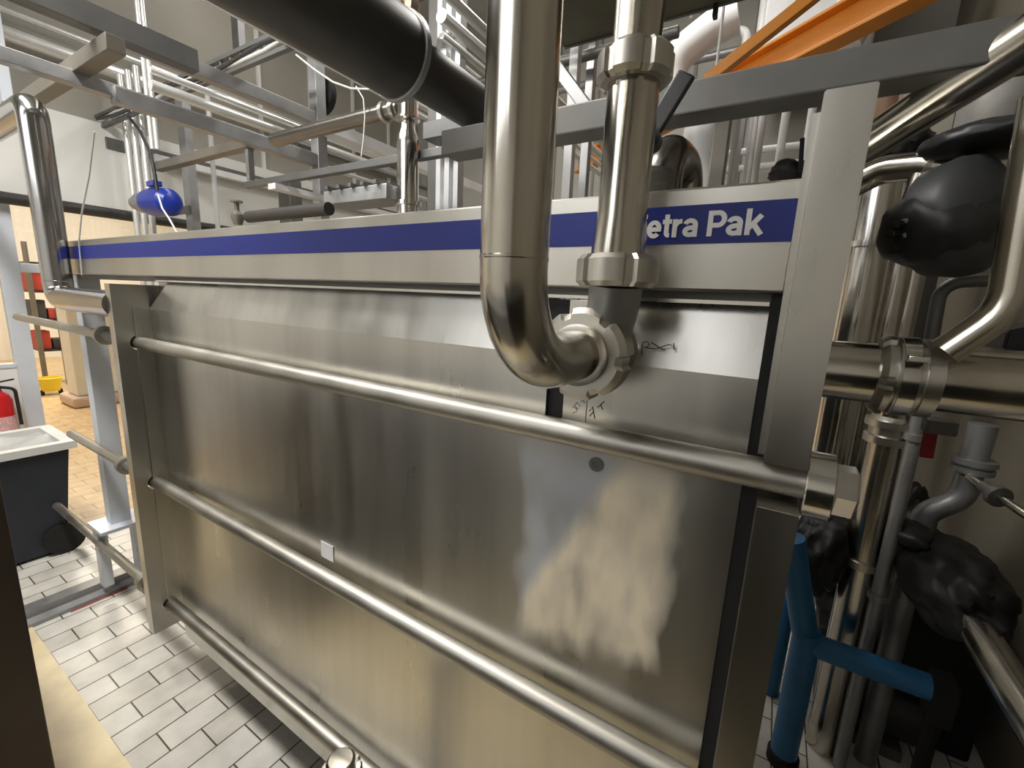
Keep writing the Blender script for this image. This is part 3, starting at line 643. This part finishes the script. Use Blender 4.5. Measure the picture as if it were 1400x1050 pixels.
# ================================================================ TOP LEFT
# pipe with elbow at far left
lp = thing('riser_pipe', (-2.92, .675, 1.62), 'shiny grey riser pipe with sharp elbow entering the pressure plate at left', 'pipe')
yl = .675; p, q = P(54, 250, Y=yl), P(84, 385, Y=yl); xl_ = (p.x+q.x)/2; zl = P(110, 409, Y=yl).z
ztop = P(38, 165, Y=yl).z
B().tube([(-5.0, yl, ztop+.05), (xl_, yl, ztop+.05), (xl_, yl, zl-.005), (-2.201, yl, zl-.005)], .053, .058, 32).obj('pipe', CHROME, lp)
for zz in (zl+.07,): B().lathe((xl_, yl, zz), Z1, [(0, .053), (.001, .0545), (.004, .0545), (.005, .053)], 32).obj('weld_seam', CHROME, lp)
p, q = xrun((38, 142), (162, 53), .80); solo('rack_bar', B().bar(p-X1*.1, q-X1*.03, .06, .06, .003), TAUPE, 'taupe bar between the two overhead bars, just above the riser pipe elbow', 'bar')
# overhead bars along Y
def ybar(a, b, X, w_, h_, m, label, name='overhead_bar', ext=(.4, .6), Z=None, cat='bar', group='overhead bars'):
    p, q = yrun(a, b, X=X, Z=Z); d = (q-p).normalized()
    return solo(name, B().bar(p-d*ext[0], q+d*ext[1], w_, h_, .003), m, label, cat, group)
ybar((0, 70), (350, 193), None, .06, .055, GALV, 'galvanised overhead bar running from the left edge above the riser pipe', Z=2.6, ext=(.4, .33))
ybar((60, 0), (262, 82), None, .07, .09, GREYB, 'thick dull grey overhead bar near the top left corner', Z=2.75, ext=(.3, .02))
def xbar(a, b, Y, w_, h_, m, label, name='cross_bar', cat='bar', ext=(0, 0), group=None):
    p, q = xrun(a, b, Y); return solo(name, B().bar(p-X1*ext[0], q+X1*ext[1], w_, h_, .003), m, label, cat, group)
xbar((215, 228), (345, 197), 1.6, .06, .055, TAUPE, 'taupe horizontal bar above the blue motor')
p, q = zrun((341, 195), (342, 247), 1.6); solo('bar_drop', B().bar(p, q, .035, .035, .002), GALV, 'short galvanised drop at the end of the taupe bar', 'bar')
xbar((350, 249), (660, 203), 1.55, .04, .035, GREYB, 'long thin grey bar passing in front of the bottle necked pipe', ext=(.1, .5))
# ladder tray
a, b_ = xrun((75, 192), (420, 38), 1.6); z = (3.116+3.03)/2
lt = thing('ladder_tray', (-3.5, 1.6, z), 'galvanised ladder tray climbing across the top left corner', 'cable tray')
for zz in (z+.045, z-.045): B().bar((-6.2 if 0 else WL, 1.6, zz), (-1.7, 1.6, zz), .03, .022).obj('side_rail', GREYB, lt)
for i in range(30):
    x = -5.1+i*.115; B().bar((x, 1.6, z-.045), (x, 1.6, z+.045), .014, .014).obj('rung', GALV, lt)
for i in range(2): B().sweep([(-5.1+j*.35, 1.585-.012*i, z-.01+.02*math.sin(j*1.7+i*2)) for j in range(11)], [.012]*11, 8).obj('cable', BCABLE if i else GCABLE, lt)
for i in range(9):
    x = -5.0+i*.55; struct(B().box(x, x+.03, WB-.02, WB, 0, CZ).obj('trim_3', mat('seam', (.25, .24, .21), .6)))
# wall pipes (along Y on left wall)
for i, (a_, b2, r) in enumerate((((5, 8), (230, 105), .022), ((5, 38), (215, 125), .05))):
    p, q = yrun(a_, b2, X=WL+.12); solo('wall_pipe', B().tube([(WL+.12, -.5, p.z), (WL+.12, 5.3, p.z)], r), SHINE, ('thin shiny pipe high along the left wall', 'thicker shiny pipe just below the thin one along the left wall')[i], 'pipe', 'shiny pipes on the left wall')
p, q = yrun((195, 172), (240, 205), X=WL+.3); solo('wall_trunking', B().box(WL+.02, WL+.14, 1.6, 5.2, 2.86, 2.95, .004), DARKB, 'dark cable trunking along the left wall behind the upright trio', 'trunking')
p, q = yrun((270, 220), (350, 246), X=WL+.25); solo('wall_trunking', B().box(WL+.16, WL+.24, 1.9, 5.2, 2.83, 2.89, .004), WPIPE, 'white cable trunking along the left wall below the taupe bar', 'trunking')
# upright trio and pair
TL = ('leftmost shiny pipe of the upright trio beside the blue motor', 'middle shiny pipe of the upright trio beside the blue motor', 'rightmost shiny pipe of the upright trio beside the blue motor')
for i, (a_, b2) in enumerate((((158, 110), (170, 318)), ((169, 110), (181, 318)), ((182, 160), (194, 318)))):
    p, q = zrun(a_, b2, 1.72)
    p.x = q.x = -4.98+.155*i; solo('riser', B().tube([(p.x, p.y, 0), (p.x, p.y, 3.45)], .024), SHINE, TL[i], 'pipe', 'upright trio of shiny pipes')
for i, (a_, b2) in enumerate((((191, 0), (205, 205)), ((198, 0), (212, 205)))):
    p, q = zrun(a_, b2, 1.45); solo('riser', B().tube([(p.x, 1.45, q.z), (p.x, 1.45, CZ)], .014), SHINE, ('left', 'right')[i]+' tube of the thin shiny pair dropping to the taupe bar', 'pipe', 'thin shiny pair')
p, q = zrun((252, 150), (262, 288), 1.9)
uc = thing('strut_post', (p.x, 1.9, 0), 'galvanised channel post right of the blue motor', 'post')
B().prism([(p.x-.055, 1.87), (p.x+.055, 1.87), (p.x+.055, 1.93), (p.x+.02, 1.93), (p.x+.02, 1.90), (p.x-.02, 1.90), (p.x-.02, 1.93), (p.x-.055, 1.93)], 'z', 0, 3.3).obj('channel', GALV, uc)
B().box(p.x-.2, p.x+.055, 1.85, 1.87, P(262, 290, Y=1.9).z-.02, P(262, 290, Y=1.9).z+.04).obj('bracket', GREYB, uc)
p, q = zrun((287, 160), (295, 288), 2.2); solo('riser', B().tube([(p.x, 2.2, 0), (p.x, 2.2, 3.6)], .02), WPIPE, 'single pale upright pipe right of the galvanised channel post', 'pipe')
# blue motor
mc = P(214, 277, Y=1.6); mo = thing('blue_motor', (mc.x, 1.6, mc.z-.12), 'small blue motor mounted on the upright trio of pipes', 'motor')
d = V((1, .15, -.02)); 
B().lathe(mc-d*.10, d, [(0, .03), (.005, 0.073), (.02, 0.093), (.10, 0.105), (.20, 0.101), (.26, .10), (.30, .065), (.315, .02)], 32).obj('housing', BLUEM, mo)
B().lathe(mc-d*.10, -d, [(0, .07), (.02, 0.073), (.09, 0.073), (.12, .06), (.17, .05)], 28).obj('gear_case', GALV, mo)
B().box(mc.x-.04, mc.x+.08, 1.56, 1.62, mc.z+.11, mc.z+.15, .004).obj('terminal_box', BLUEM, mo)
solo('motor_cable', B().sweep([P(*t_, Y=1.55) for t_ in ((176, 160), (192, 180), (206, 210), (212, 240), (215, 262))], [.011]*5, 10), BCABLE, 'black cable dropping from the ladder tray to the blue motor', 'cable')
solo('motor_wire', B().sweep([P(*t_, Y=1.4) for t_ in ((216, 266), (222, 285), (232, 300), (242, 318))], [.0055]*4, 10), WCABLE, 'pale wire drooping below the blue motor to the header', 'cable')
solo('hanging_wire', B().sweep([P(*t_, Y=.73) for t_ in ((129, 180), (122, 240), (112, 290), (108, 330), (112, 376))], [.003]*5, 8), GCABLE, 'thin grey wire hanging in front of the left end of the header', 'cable')
# galvanised post with cross members
p, q = zrun((433, 75), (439, 300), 1.95)
gp = thing('frame_post', (p.x, 1.95, 0), 'galvanised square post with two side arms under the black duct', 'post')
B().box(p.x-.038, p.x+.038, 1.915, 1.985, 0, 3.25, .004).obj('post', GALV, gp)
for i, (a_, b2) in enumerate((((352, 122), (432, 163)), ((352, 190), (430, 220)))):
    za = P(432, b2[1], X=p.x).z; B().box(p.x-.03, p.x+.03, .9, 1.915, za-.035, za+.035, .003).obj('arm', GALV, gp)
B().lathe((p.x-.05, 2.0, P(434, 122, Y=1.95).z), (0, 1, 0), [(0, .06), (.01, .11), (.05, .11), (.06, .06)], 28).obj('disc', BLACK, gp)
# horizontal pipe to bottle necked pipe
a, b_ = xrun((372, 190), (545, 152), 1.5)
hp = thing('branch_pipe', (a+b_)/2, 'grey horizontal branch pipe joining the bottle necked pipe', 'pipe')
B().tube([a+X1*.02, b_+X1*.01], .034).obj('pipe', mat('satin_steel', (.25, .235, .21), .3, 1, .1), hp)
for u in (.905, .97): B().lathe(a.lerp(b_, u), X1, [(0, .035), (.001, .043), (.02, .043), (.021, .035)], 24).obj('clamp_ring', STEEL, hp)
cx = (P(557, 150, Y=1.5).x+P(558, 240, Y=1.5).x)/2; Z_ = lambda y: P(558, y, Y=1.5).z
bn = thing('bottle_neck_pipe', (cx, 1.5, 1.9), 'upright steel pipe narrowing like a bottle neck under the black duct', 'pipe')
B().sweep([(cx, 1.5, 1.93), (cx, 1.5, Z_(200)), (cx, 1.5, Z_(188)), (cx, 1.5, Z_(176)), (cx, 1.5, Z_(166))], [.047, .047, .044, .032, .030], 28).obj('pipe', BRIGHT, bn)
B().lathe((cx, 1.5, Z_(166)), Z1, [(0, .042), (.004, .052), (.012, .052), (.016, .043), (Z_(132)-Z_(166), .043), (Z_(130)-Z_(166), .05), (Z_(126)-Z_(166), .05), (Z_(126)-Z_(166)+.001, .038), (.42, .038)], 28).obj('sleeve', BRIGHT, bn)
B().lathe((cx, 1.5, Z_(282)), Z1, [(0, .048), (.001, .057), (.018, .057), (.019, .048)], 28).obj('clamp_ring', BRIGHT, bn)
# black duct
dz = 2.5; dx = -1.155
bd = thing('black_duct', (dx, 1.0, dz-.13), 'big black duct with stepped diameter coming from the top edge', 'duct')
y1_ = P(540, 75, Z=dz).y
B().lathe((dx, -.3, dz), Y1, [(0, .125), (y1_+.3, .125), (y1_+.302, .118)], 40).obj('wide_section', DUCT, bd)
B().lathe((dx, y1_, dz), Y1, [(0, .129), (.002, .132), (.022, .132), (.024, .122), (.028, .085)], 40).obj('collar', GALV, bd)
B().lathe((dx, y1_+.02, dz), Y1, [(0, .085), (.62, .085)], 36).obj('narrow_section', DUCT, bd)
B().lathe((dx, y1_+.52, dz), Y1, [(0, .086), (.002, .097), (.02, .097), (.022, .086)], 36).obj('end_collar', GREYB, bd)
# galvanised column at centre
p = P(617, 150, Y=1.95)
ck = thing('channel_column', (p.x, 1.95, 0), 'tall bright galvanised channel column left of the thick pipe', 'column')
B().prism([(p.x-.075, 1.97), (p.x-.075, 1.92), (p.x-.045, 1.92), (p.x-.045, 1.945), (p.x-.012, 1.945), (p.x-.012, 1.915), (p.x+.02, 1.915), (p.x+.02, 1.945), (p.x+.045, 1.945), (p.x+.045, 1.92), (p.x+.075, 1.92), (p.x+.075, 1.97)], 'z', 0, CZ).obj('channel', mat('bright_zinc', (.78, .79, .8), .4, .3, .1, 8), ck)
B().box(p.x-.17, p.x-.075, 1.96, 2.03, 0, CZ).obj('back_channel', DARKB, ck)
za = P(612, 182, Y=1.9).z; B().box(p.x-.06, p.x+.28, 1.80, 1.915, za-.05, za+.03, .003).obj('bracket', GREYB, ck)
# pipes right of the column
for i, (a_, b2, r) in enumerate((((625, 5), (662, 42), .022), ((625, 38), (662, 75), .028), ((625, 62), (662, 98), .016), ((625, 85), (662, 118), .022))):
    p, q = yrun(a_, b2, Z=2.95); d = (q-p).normalized()
    solo('overhead_pipe', B().tube([p-d*.1, q+d*2.2], r), SHINE, ('topmost', 'second', 'third', 'lowest')[i]+' overhead pipe between the channel column and the thick pipe', 'pipe', 'overhead pipes by the channel column')
# long overhead pipes passing under the duct
for i, (a_, b2, r) in enumerate((((360, 15), (560, 140), .02), ((352, 27), (545, 146), .02), ((425, 72), (550, 148), .012))):
    p, q = yrun(a_, b2, Z=3.1-.05*i); d = (q-p).normalized()
    solo('overhead_pipe', B().tube([p-d*.8, q+d*2.0], r, seg=14), SHINE, ('upper', 'lower', 'thinnest')[i]+' bright overhead pipe running alongside the black duct', 'pipe', 'bright pipes alongside the duct')
# pale trays further back
p, q = yrun((463, 180), (660, 263), X=-2.6); solo('tray_cover', B().bar(p-Y1*.1, q+Y1*1.2, .10, .07), WPIPE, 'white cable tray receding behind the bottle necked pipe', 'cable tray')
p, q = yrun((395, 262), (525, 291), X=-2.5); solo('tray_cover', B().bar(p-Y1*.1, q+Y1*.5, .07, .03), WPIPE, 'white flat tray strip just above the header left of the bottle necked pipe', 'cable tray')
for i, (a_, b2) in enumerate((((350, 150), (412, 176)), ((350, 168), (400, 186)), ((440, 205), (540, 245)), ((440, 225), (500, 248)))):
    p, q = yrun(a_, b2, X=-3.0); solo('far_pipe', B().tube([p-Y1*(.55 if i < 2 else .2), q+Y1*.8], (.018, .028, .02, .015)[i], seg=14), (SHINE, SHINE, GREYB, SHINE)[i], ('thin bright pipe passing left of the galvanised square post', 'thicker bright pipe passing left of the galvanised square post', 'upper grey pipe between square post and bottle necked pipe', 'lower grey pipe between square post and bottle necked pipe')[i], 'pipe', 'receding pipes above the header')
a = P(455, 283, Y=1.45); b_ = P(540, 262, Y=1.45)
pt = thing('perforated_tray', (a+b_)/2, 'flat galvanised tray with cross pieces just above the header', 'cable tray')
B().box(a.x, b_.x, 1.4, 1.55, a.z, a.z+.06, .003).obj('tray', GALV, pt)
for i in range(5): B().box(a.x+.05+i*(b_.x-a.x-.1)/4-.01, a.x+.05+i*(b_.x-a.x-.1)/4+.01, 1.38, 1.57, a.z+.06, a.z+.075).obj('cross_piece', GREYB, pt)
a, b_ = xrun((340, 298), (450, 284), 1.3); ip = thing('lagged_conduit', (a+b_)/2, 'dark lagged conduit with a small valve lying just above the header', 'pipe')
B().tube([a, b_], .028).obj('pipe', mat('dark_lagging', (.035, .03, .026), .6), ip)
B().lathe(P(325, 302, Y=1.3)-Z1*.02, Z1, [(0, .02), (.03, .03), (.05, .03), (.07, .012), (.11, .012), (.112, .03), (.12, .03)], 18).obj('valve', TAUPE, ip)
# dark cabinets hanging between
p = P(392, 215, Y=2.6); solo('cable_bundle', B().box(p.x-.09, p.x+.09, 2.55, 2.68, 0, 2.75, .01), DARKB, 'dark upright bundle box between the side arms of the square post', 'box')
p = P(575, 30, Y=1.35)
vb = thing('ring_valve', p, 'tan ring shaped valve body sitting behind the black duct collar', 'valve')
B().lathe(p+V((-.02, -.03, 0)), V((-.3, -1, .1)), [(0, .06), (.01, .075), (.04, .075), (.05, .05), (.045, .035), (.02, .03)], 28).obj('body', mat('tan_cast', (.32, .24, .17), .5, .3, .15), vb)
B().lathe(p+V((.0, 0, -.05)), V((0, 0, -1)), [(0, .03), (.05, .04), (.12, .03)], 20).obj('neck', TAUPE, vb)
a, b_ = xrun((470, 20), (600, -8), 1.7); solo('rack_bar', B().tube([a-X1*.3, b_+X1*.6], .035), GREYB, 'grey pipe across the top edge behind the black duct', 'pipe')
# suspended loop of cable
solo('loop_cable', B().sweep([P(*t_, Y=1.45) for t_ in ((405, 75), (430, 95), (455, 112), (480, 121), (505, 122), (528, 117), (540, 110))], [.0045]*7, 8), GCABLE, 'pale cable sagging in a loop under the black duct', 'cable')
solo('drop_cable', B().sweep([P(*t_, Y=1.45) for t_ in ((487, 118), (497, 135), (499, 160), (497, 190), (494, 214))], [.0028]*5, 8), WCABLE, 'white cord hanging down from the sagging loop', 'cable')
# uprights near top left, wall cladding posts
for i, (u, Y_, w_) in enumerate(((139, 2.3, .05), (325, 2.3, .05), (5, 1.0, .03), (240, 2.6, .05))):
    p = P(u, 30 if i != 2 else 110, Y=Y_); zb_ = P(u, (80, 90, 145, 90)[i], Y=Y_).z
    solo('hanger_post', B().box(p.x-w_, p.x+w_, Y_-.03, Y_+.03, zb_, CZ, .003), (GREYB, GALV, GALVP, TAUPE)[i], ('dark hanger post at the top edge above the thick grey bar', 'galvanised hanger post above the ladder tray', 'pale hanger post at the far left edge above the riser pipe', 'taupe hanger post at the top edge between the pipes')[i], 'post', 'hanger posts')
for i in range(4):
    y = 3.0+i*.62; struct(B().box(WL, WL+.035, y, y+.03, dh, CZ).obj('trim_2', WALLW))

# ================================================================ LEFT FLOOR
bn_ = thing('wheelie_bin', (-3.85, .52, 0), 'open dark blue grey wheelie bin with pale rim by the doorway', 'bin')
x0, x1, y0, y1 = -4.25, -3.72, .21, .83
t = bmesh.new(); zr = .735
def ringv(x0, x1, y0, y1, z): return [t.verts.new(v) for v in ((x0, y0, z), (x1, y0, z), (x1, y1, z), (x0, y1, z))]
R_ = [ringv(x0+.07, x1-.07, y0+.06, y1-.09, .02), ringv(x0+.03, x1-.03, y0+.03, y1-.04, .55), ringv(x0+.02, x1-.02, y0+.02, y1-.02, zr), ringv(x0+.04, x1-.04, y0+.04, y1-.04, zr), ringv(x0+.09, x1-.09, y0+.09, y1-.11, .04)]
t.faces.new(R_[0][::-1]); t.faces.new(R_[4])
for a, b_ in zip(R_, R_[1:]):
    for k in range(4): t.faces.new((a[k], a[(k+1) % 4], b_[(k+1) % 4], b_[k]))
b = B(); b._add(t); b.obj('body', BIN, bn_)
RIM = mat('bin_rim', (.62, .62, .6), .5)
t = bmesh.new()
o_ = [(x0-.01, y0-.01), (x1+.01, y0-.01), (x1+.01, y1+.01), (x0-.01, y1+.01)]; i_ = [(x0+.05, y0+.05), (x1-.05, y0+.05), (x1-.05, y1-.05), (x0+.05, y1-.05)]
A = [[t.verts.new((x, y, z)) for x, y in s_] for s_, z in ((o_, zr-.035), (o_, zr+.012), (i_, zr+.012), (i_, zr-.035))]
for a, b_ in zip(A, A[1:]+A[:1]):
    for k in range(4): t.faces.new((a[k], a[(k+1) % 4], b_[(k+1) % 4], b_[k]))
b = B(); b._add(t); b.obj('rim', RIM, bn_)
for yy in (.69,):
    for xx in (-4.21, -3.79): B().lathe((xx, .73, .10), X1, [(0, .05), (.004, .098), (.04, .098), (.044, .05)], 28).obj('wheel', BLACK, bn_)
B().tube([(-4.2, .73, .10), (-3.76, .73, .10)], .012).obj('axle', GALV, bn_)
B().grid(lambda u, v: V((x0+.04+u*(x1-x0-.08), y0+.04+v*(y1-y0-.08), zr-.012+.03*noise.noise(V((u*4, v*4, 1))))), 14, 14, .002).obj('liner_bag', WHITE, bn_)
# fire extinguisher
e0 = V((WL+.12, P(2, 570, X=WL+.12).y, .50))
ex = thing('fire_extinguisher', e0, 'red fire extinguisher hung on the white partition at the left edge', 'fire extinguisher')
B().lathe(e0, Z1, [(0, .06), (.01, .075), (.30, .075), (.345, .06), (.37, .03), (.385, .026)], 32).obj('cylinder', RED, ex)
B().lathe(e0+Z1*.04, Z1, [(0, .0752), (.001, .0758), (.14, .0758), (.141, .0752)], 32).obj('label_band', PINK, ex)
B().lathe(e0+Z1*.385, Z1, [(0, .024), (.03, .024), (.034, .012), (.05, .012)], 16).obj('valve', BLACK, ex)
B().bar(e0+V((0, -.02, .44)), e0+V((0, .10, .46)), .022, .01, .002).obj('handle', BLACK, ex)
B().tube([e0+V((.0, .01, .41)), e0+V((.03, .09, .39)), e0+V((.05, .09, .1))], .011, .04, 10).obj('hose', BLACK, ex)
B().box(WL+.028, WL+.05, e0.y-.04, e0.y+.04, .6, .75).obj('bracket', GREYB, ex)
# dark cabinet beside the camera
dc = thing('brown_cabinet', (-2.2, -.1, 0), 'dark brown steel cabinet edge at the lower left', 'cabinet')
B().box(-2.6, -1.9, -.115, .256, .0, 1.32, .004).obj('body', BROWN, dc)
gc = thing('unseen_counter', (-1.2, -.45, 0), 'unseen grey counter added to darken the reflection in the shield panel', 'counter')  # out of view, put in to give the panel its dark middle reflection
B().box(-3.4, -.26, -.72, -.14, .10, 1.26, .006).obj('body', mat('unseen_counter_paint', (.36, .37, .39), .5, .1, .2, 3), gc)
B().box(-3.4, -.26, -.74, -.12, 1.26, 1.30, .004).obj('top', GREYB, gc)
B().box(-3.35, -.28, -.68, -.18, 0, .10).obj('plinth', BLACK, gc)  # base of the added unseen counter
bk = thing('unseen_cabinet', (.33, -.45, 0), 'unseen black cabinet added to darken the right end of the shield panel', 'cabinet')  # out of view, added so the panel's right end reflects dark
B().box(-.245, .92, -.74, -.10, .08, 1.5, .006).obj('body', mat('unseen_cabinet_paint', (.03, .028, .025), .5, .1, .2, 3), bk)
B().box(-.22, .90, -.70, -.14, 0, .08).obj('plinth', BLACK, bk)  # base of the added unseen cabinet
# floor drain fitting at bottom edge
fc = P(466, 1046, Y=.55)
ff = thing('drain_union', (fc.x, .55, 0), 'shiny steel union standing in front of the lowest rod at the bottom edge', 'pipe fitting')
B().sweep([(fc.x, .55, 0), (fc.x, .55, fc.z-.02)], [.035, .035], 28).obj('pipe', PIPE, ff)
B().lathe((fc.x, .55, fc.z-.045), Z1, [(0, .035), (.001, .046), (.02, .05), (.03, .05), (.036, .046), (.0365, .036), (.05, .036)], 32, 6, .005, (1, 4)).obj('union_nut', BRIGHT, ff)
B().lathe((fc.x, .55, fc.z), Z1, [(0, .0345), (.012, .0345), (.018, .028), (.019, .012)], 30).obj('cap', PIPE, ff)
# beyond the doorway
sh = thing('storage_rack', (-10.2, 2.6, 0), 'storage rack with boxes far beyond the doorway', 'rack')
ya, yb = P(46, 420, X=-10.2).y, P(108, 420, X=-10.2).y
for y in (ya, (ya+yb)/2, yb): B().box(-10.2, -10.16, y-.03, y+.03, 0, 2.3).obj('upright', TAUPE, sh)
for z in (.6, 1.1, 1.55, 2.0): B().box(-10.7, -10.2, ya, yb, z-.03, z, .0).obj('shelf', BROWN, sh)
k_ = 0
for z in (.6, 1.1, 1.55):
    for f in (.14, .5, .82):
        c_ = [(.5, .06, .04), (.05, .05, .05), (.4, .3, .2), (.06, .06, .07), (.55, .07, .05), (.3, .2, .12)][k_ % 6]; k_ += 1
        y = ya+(yb-ya)*f; h = (.22, .3, .16)[k_ % 3]
        solo('storage_box', B().box(-10.6, -10.3, y-.085, y+.085, z+.002, z+h, .01), mat('box_colour', c_, .6), ('left', 'middle', 'right')[(k_-1) % 3]+' storage box on the '+('lowest', 'middle', 'upper')[(k_-1)//3]+' shelf of the far rack', 'box', 'boxes on the far rack')
p = P(58, 458, X=-9.4); yt = thing('yellow_trolley', (-9.4, p.y, 0), 'yellow wheeled bucket in front of the far storage rack', 'bucket')
B().lathe((-9.4, p.y, .06), Z1, [(0, .10), (.2, .14), (.21, .13), (.05, .09)], 20).obj('bucket', YELL, yt)
for s_ in (-.1, .1): B().lathe((-9.4, p.y+s_-.02, .04), Y1, [(0, .04), (.04, .04)], 14).obj('wheel', BLACK, yt)
p = P(88, 420, X=-8.2); q = P(118, 500, X=-8.2)
wb = thing('white_plinth', (-8.3, (p.y+q.y)/2, 0), 'white wall block on rounded plinth beyond the doorway', 'block')
B().box(-8.6, -8.2, p.y, p.y+1.1, .15, 1.5, .02).obj('block', WHITE, wb)
B().box(-8.7, -8.1, p.y-.08, p.y+1.2, 0, .15, .04).obj('plinth', mat('pink_plinth', (.6, .45, .38), .5), wb)

# ================================================================ LAMPS AND LIGHT
def batten(x, y, z, L, label, group, warm=False, along='x'):
    t_ = thing('ceiling_light', (x, y, z), label, 'light', group)
    def bx(b, l, w0, z0, z1, off=0): return b.box(x-l/2, x+l/2, y+off-w0/2, y+off+w0/2, z0, z1) if along == 'x' else b.box(x+off-w0/2, x+off+w0/2, y-l/2, y+l/2, z0, z1)
    bx(B(), L, .16, z+.03, z+.09).obj('housing', WHITE, t_)
    for o_ in (-.04, .04):
        a = V((x-L*.48, y+o_, z)) if along == 'x' else V((x+o_, y-L*.48, z)); b_ = V((x+L*.48, y+o_, z)) if along == 'x' else V((x+o_, y+L*.48, z))
        B().tube([a, b_], .013, seg=10).obj('lamp_tube', WTUBE if warm else TUBE, t_)
    return t_
def area(name, loc, rot, sx, sy, e, col):
    l = bpy.data.lights.new(name, 'AREA'); l.shape = 'RECTANGLE'; l.size = sx; l.size_y = sy; l.energy = e; l.color = col
    o = bpy.data.objects.new(name, l); C.objects.link(o); o.location = loc; o.rotation_euler = rot; return o
COOL = (1, .97, .92)
for x, y, z, e in ((-2.9, .1, 3.9, 76), (-1.85, -.05, 3.9, 78), (-3.9, 2.4, 4.9, 22), (-2.2, -2.0, 4.4, 12), (-1.3, 3.3, 5.0, 60)):
    batten(x, y, z, 1.5, 'fluorescent ceiling light hanging above the machines', 'ceiling lights')
    area('lamp_light', (x, y, z-.04), (0, 0, 0), 1.5, .3, e, COOL)
for x, y in ((-8.6, 1.6), (-11, 2.6)):
    batten(x, y, 4.6, 1.5, 'warm ceiling light in the hall beyond the doorway', 'hall lights', True, 'y')
    area('hall_light', (x, y, 4.56), (0, 0, 0), .5, 1.6, 210, (1, .90, .74))
w = bpy.data.worlds.new('World'); bpy.context.scene.world = w; w.use_nodes = True
w.node_tree.nodes['Background'].inputs[0].default_value = (.97, .98, 1, 1); w.node_tree.nodes['Background'].inputs[1].default_value = 4.2

# ================================================================ CAMERA
cd = bpy.data.cameras.new('camera'); co = bpy.data.objects.new('camera', cd); C.objects.link(co)
cd.sensor_fit = 'HORIZONTAL'; cd.sensor_width = 36; cd.lens = 36*FPX/1400; cd.clip_start = .02; cd.clip_end = 100
M = Matrix((RT, -DN, -FW)).transposed().to_4x4(); M.translation = CAM; co.matrix_world = M
S = bpy.context.scene; S.camera = co
S.view_settings.view_transform = 'Standard'; S.view_settings.look = 'None'; S.view_settings.gamma = 1; S.view_settings.use_curve_mapping = False
S.view_settings.exposure = -.22
S.cycles.max_bounces = 8; S.cycles.diffuse_bounces = 4; S.cycles.glossy_bounces = 5; S.cycles.use_denoising = True; S.cycles.caustics_reflective = True; S.cycles.blur_glossy = 1.0; S.cycles.caustics_refractive = False
S.cycles.sample_clamp_indirect = 6
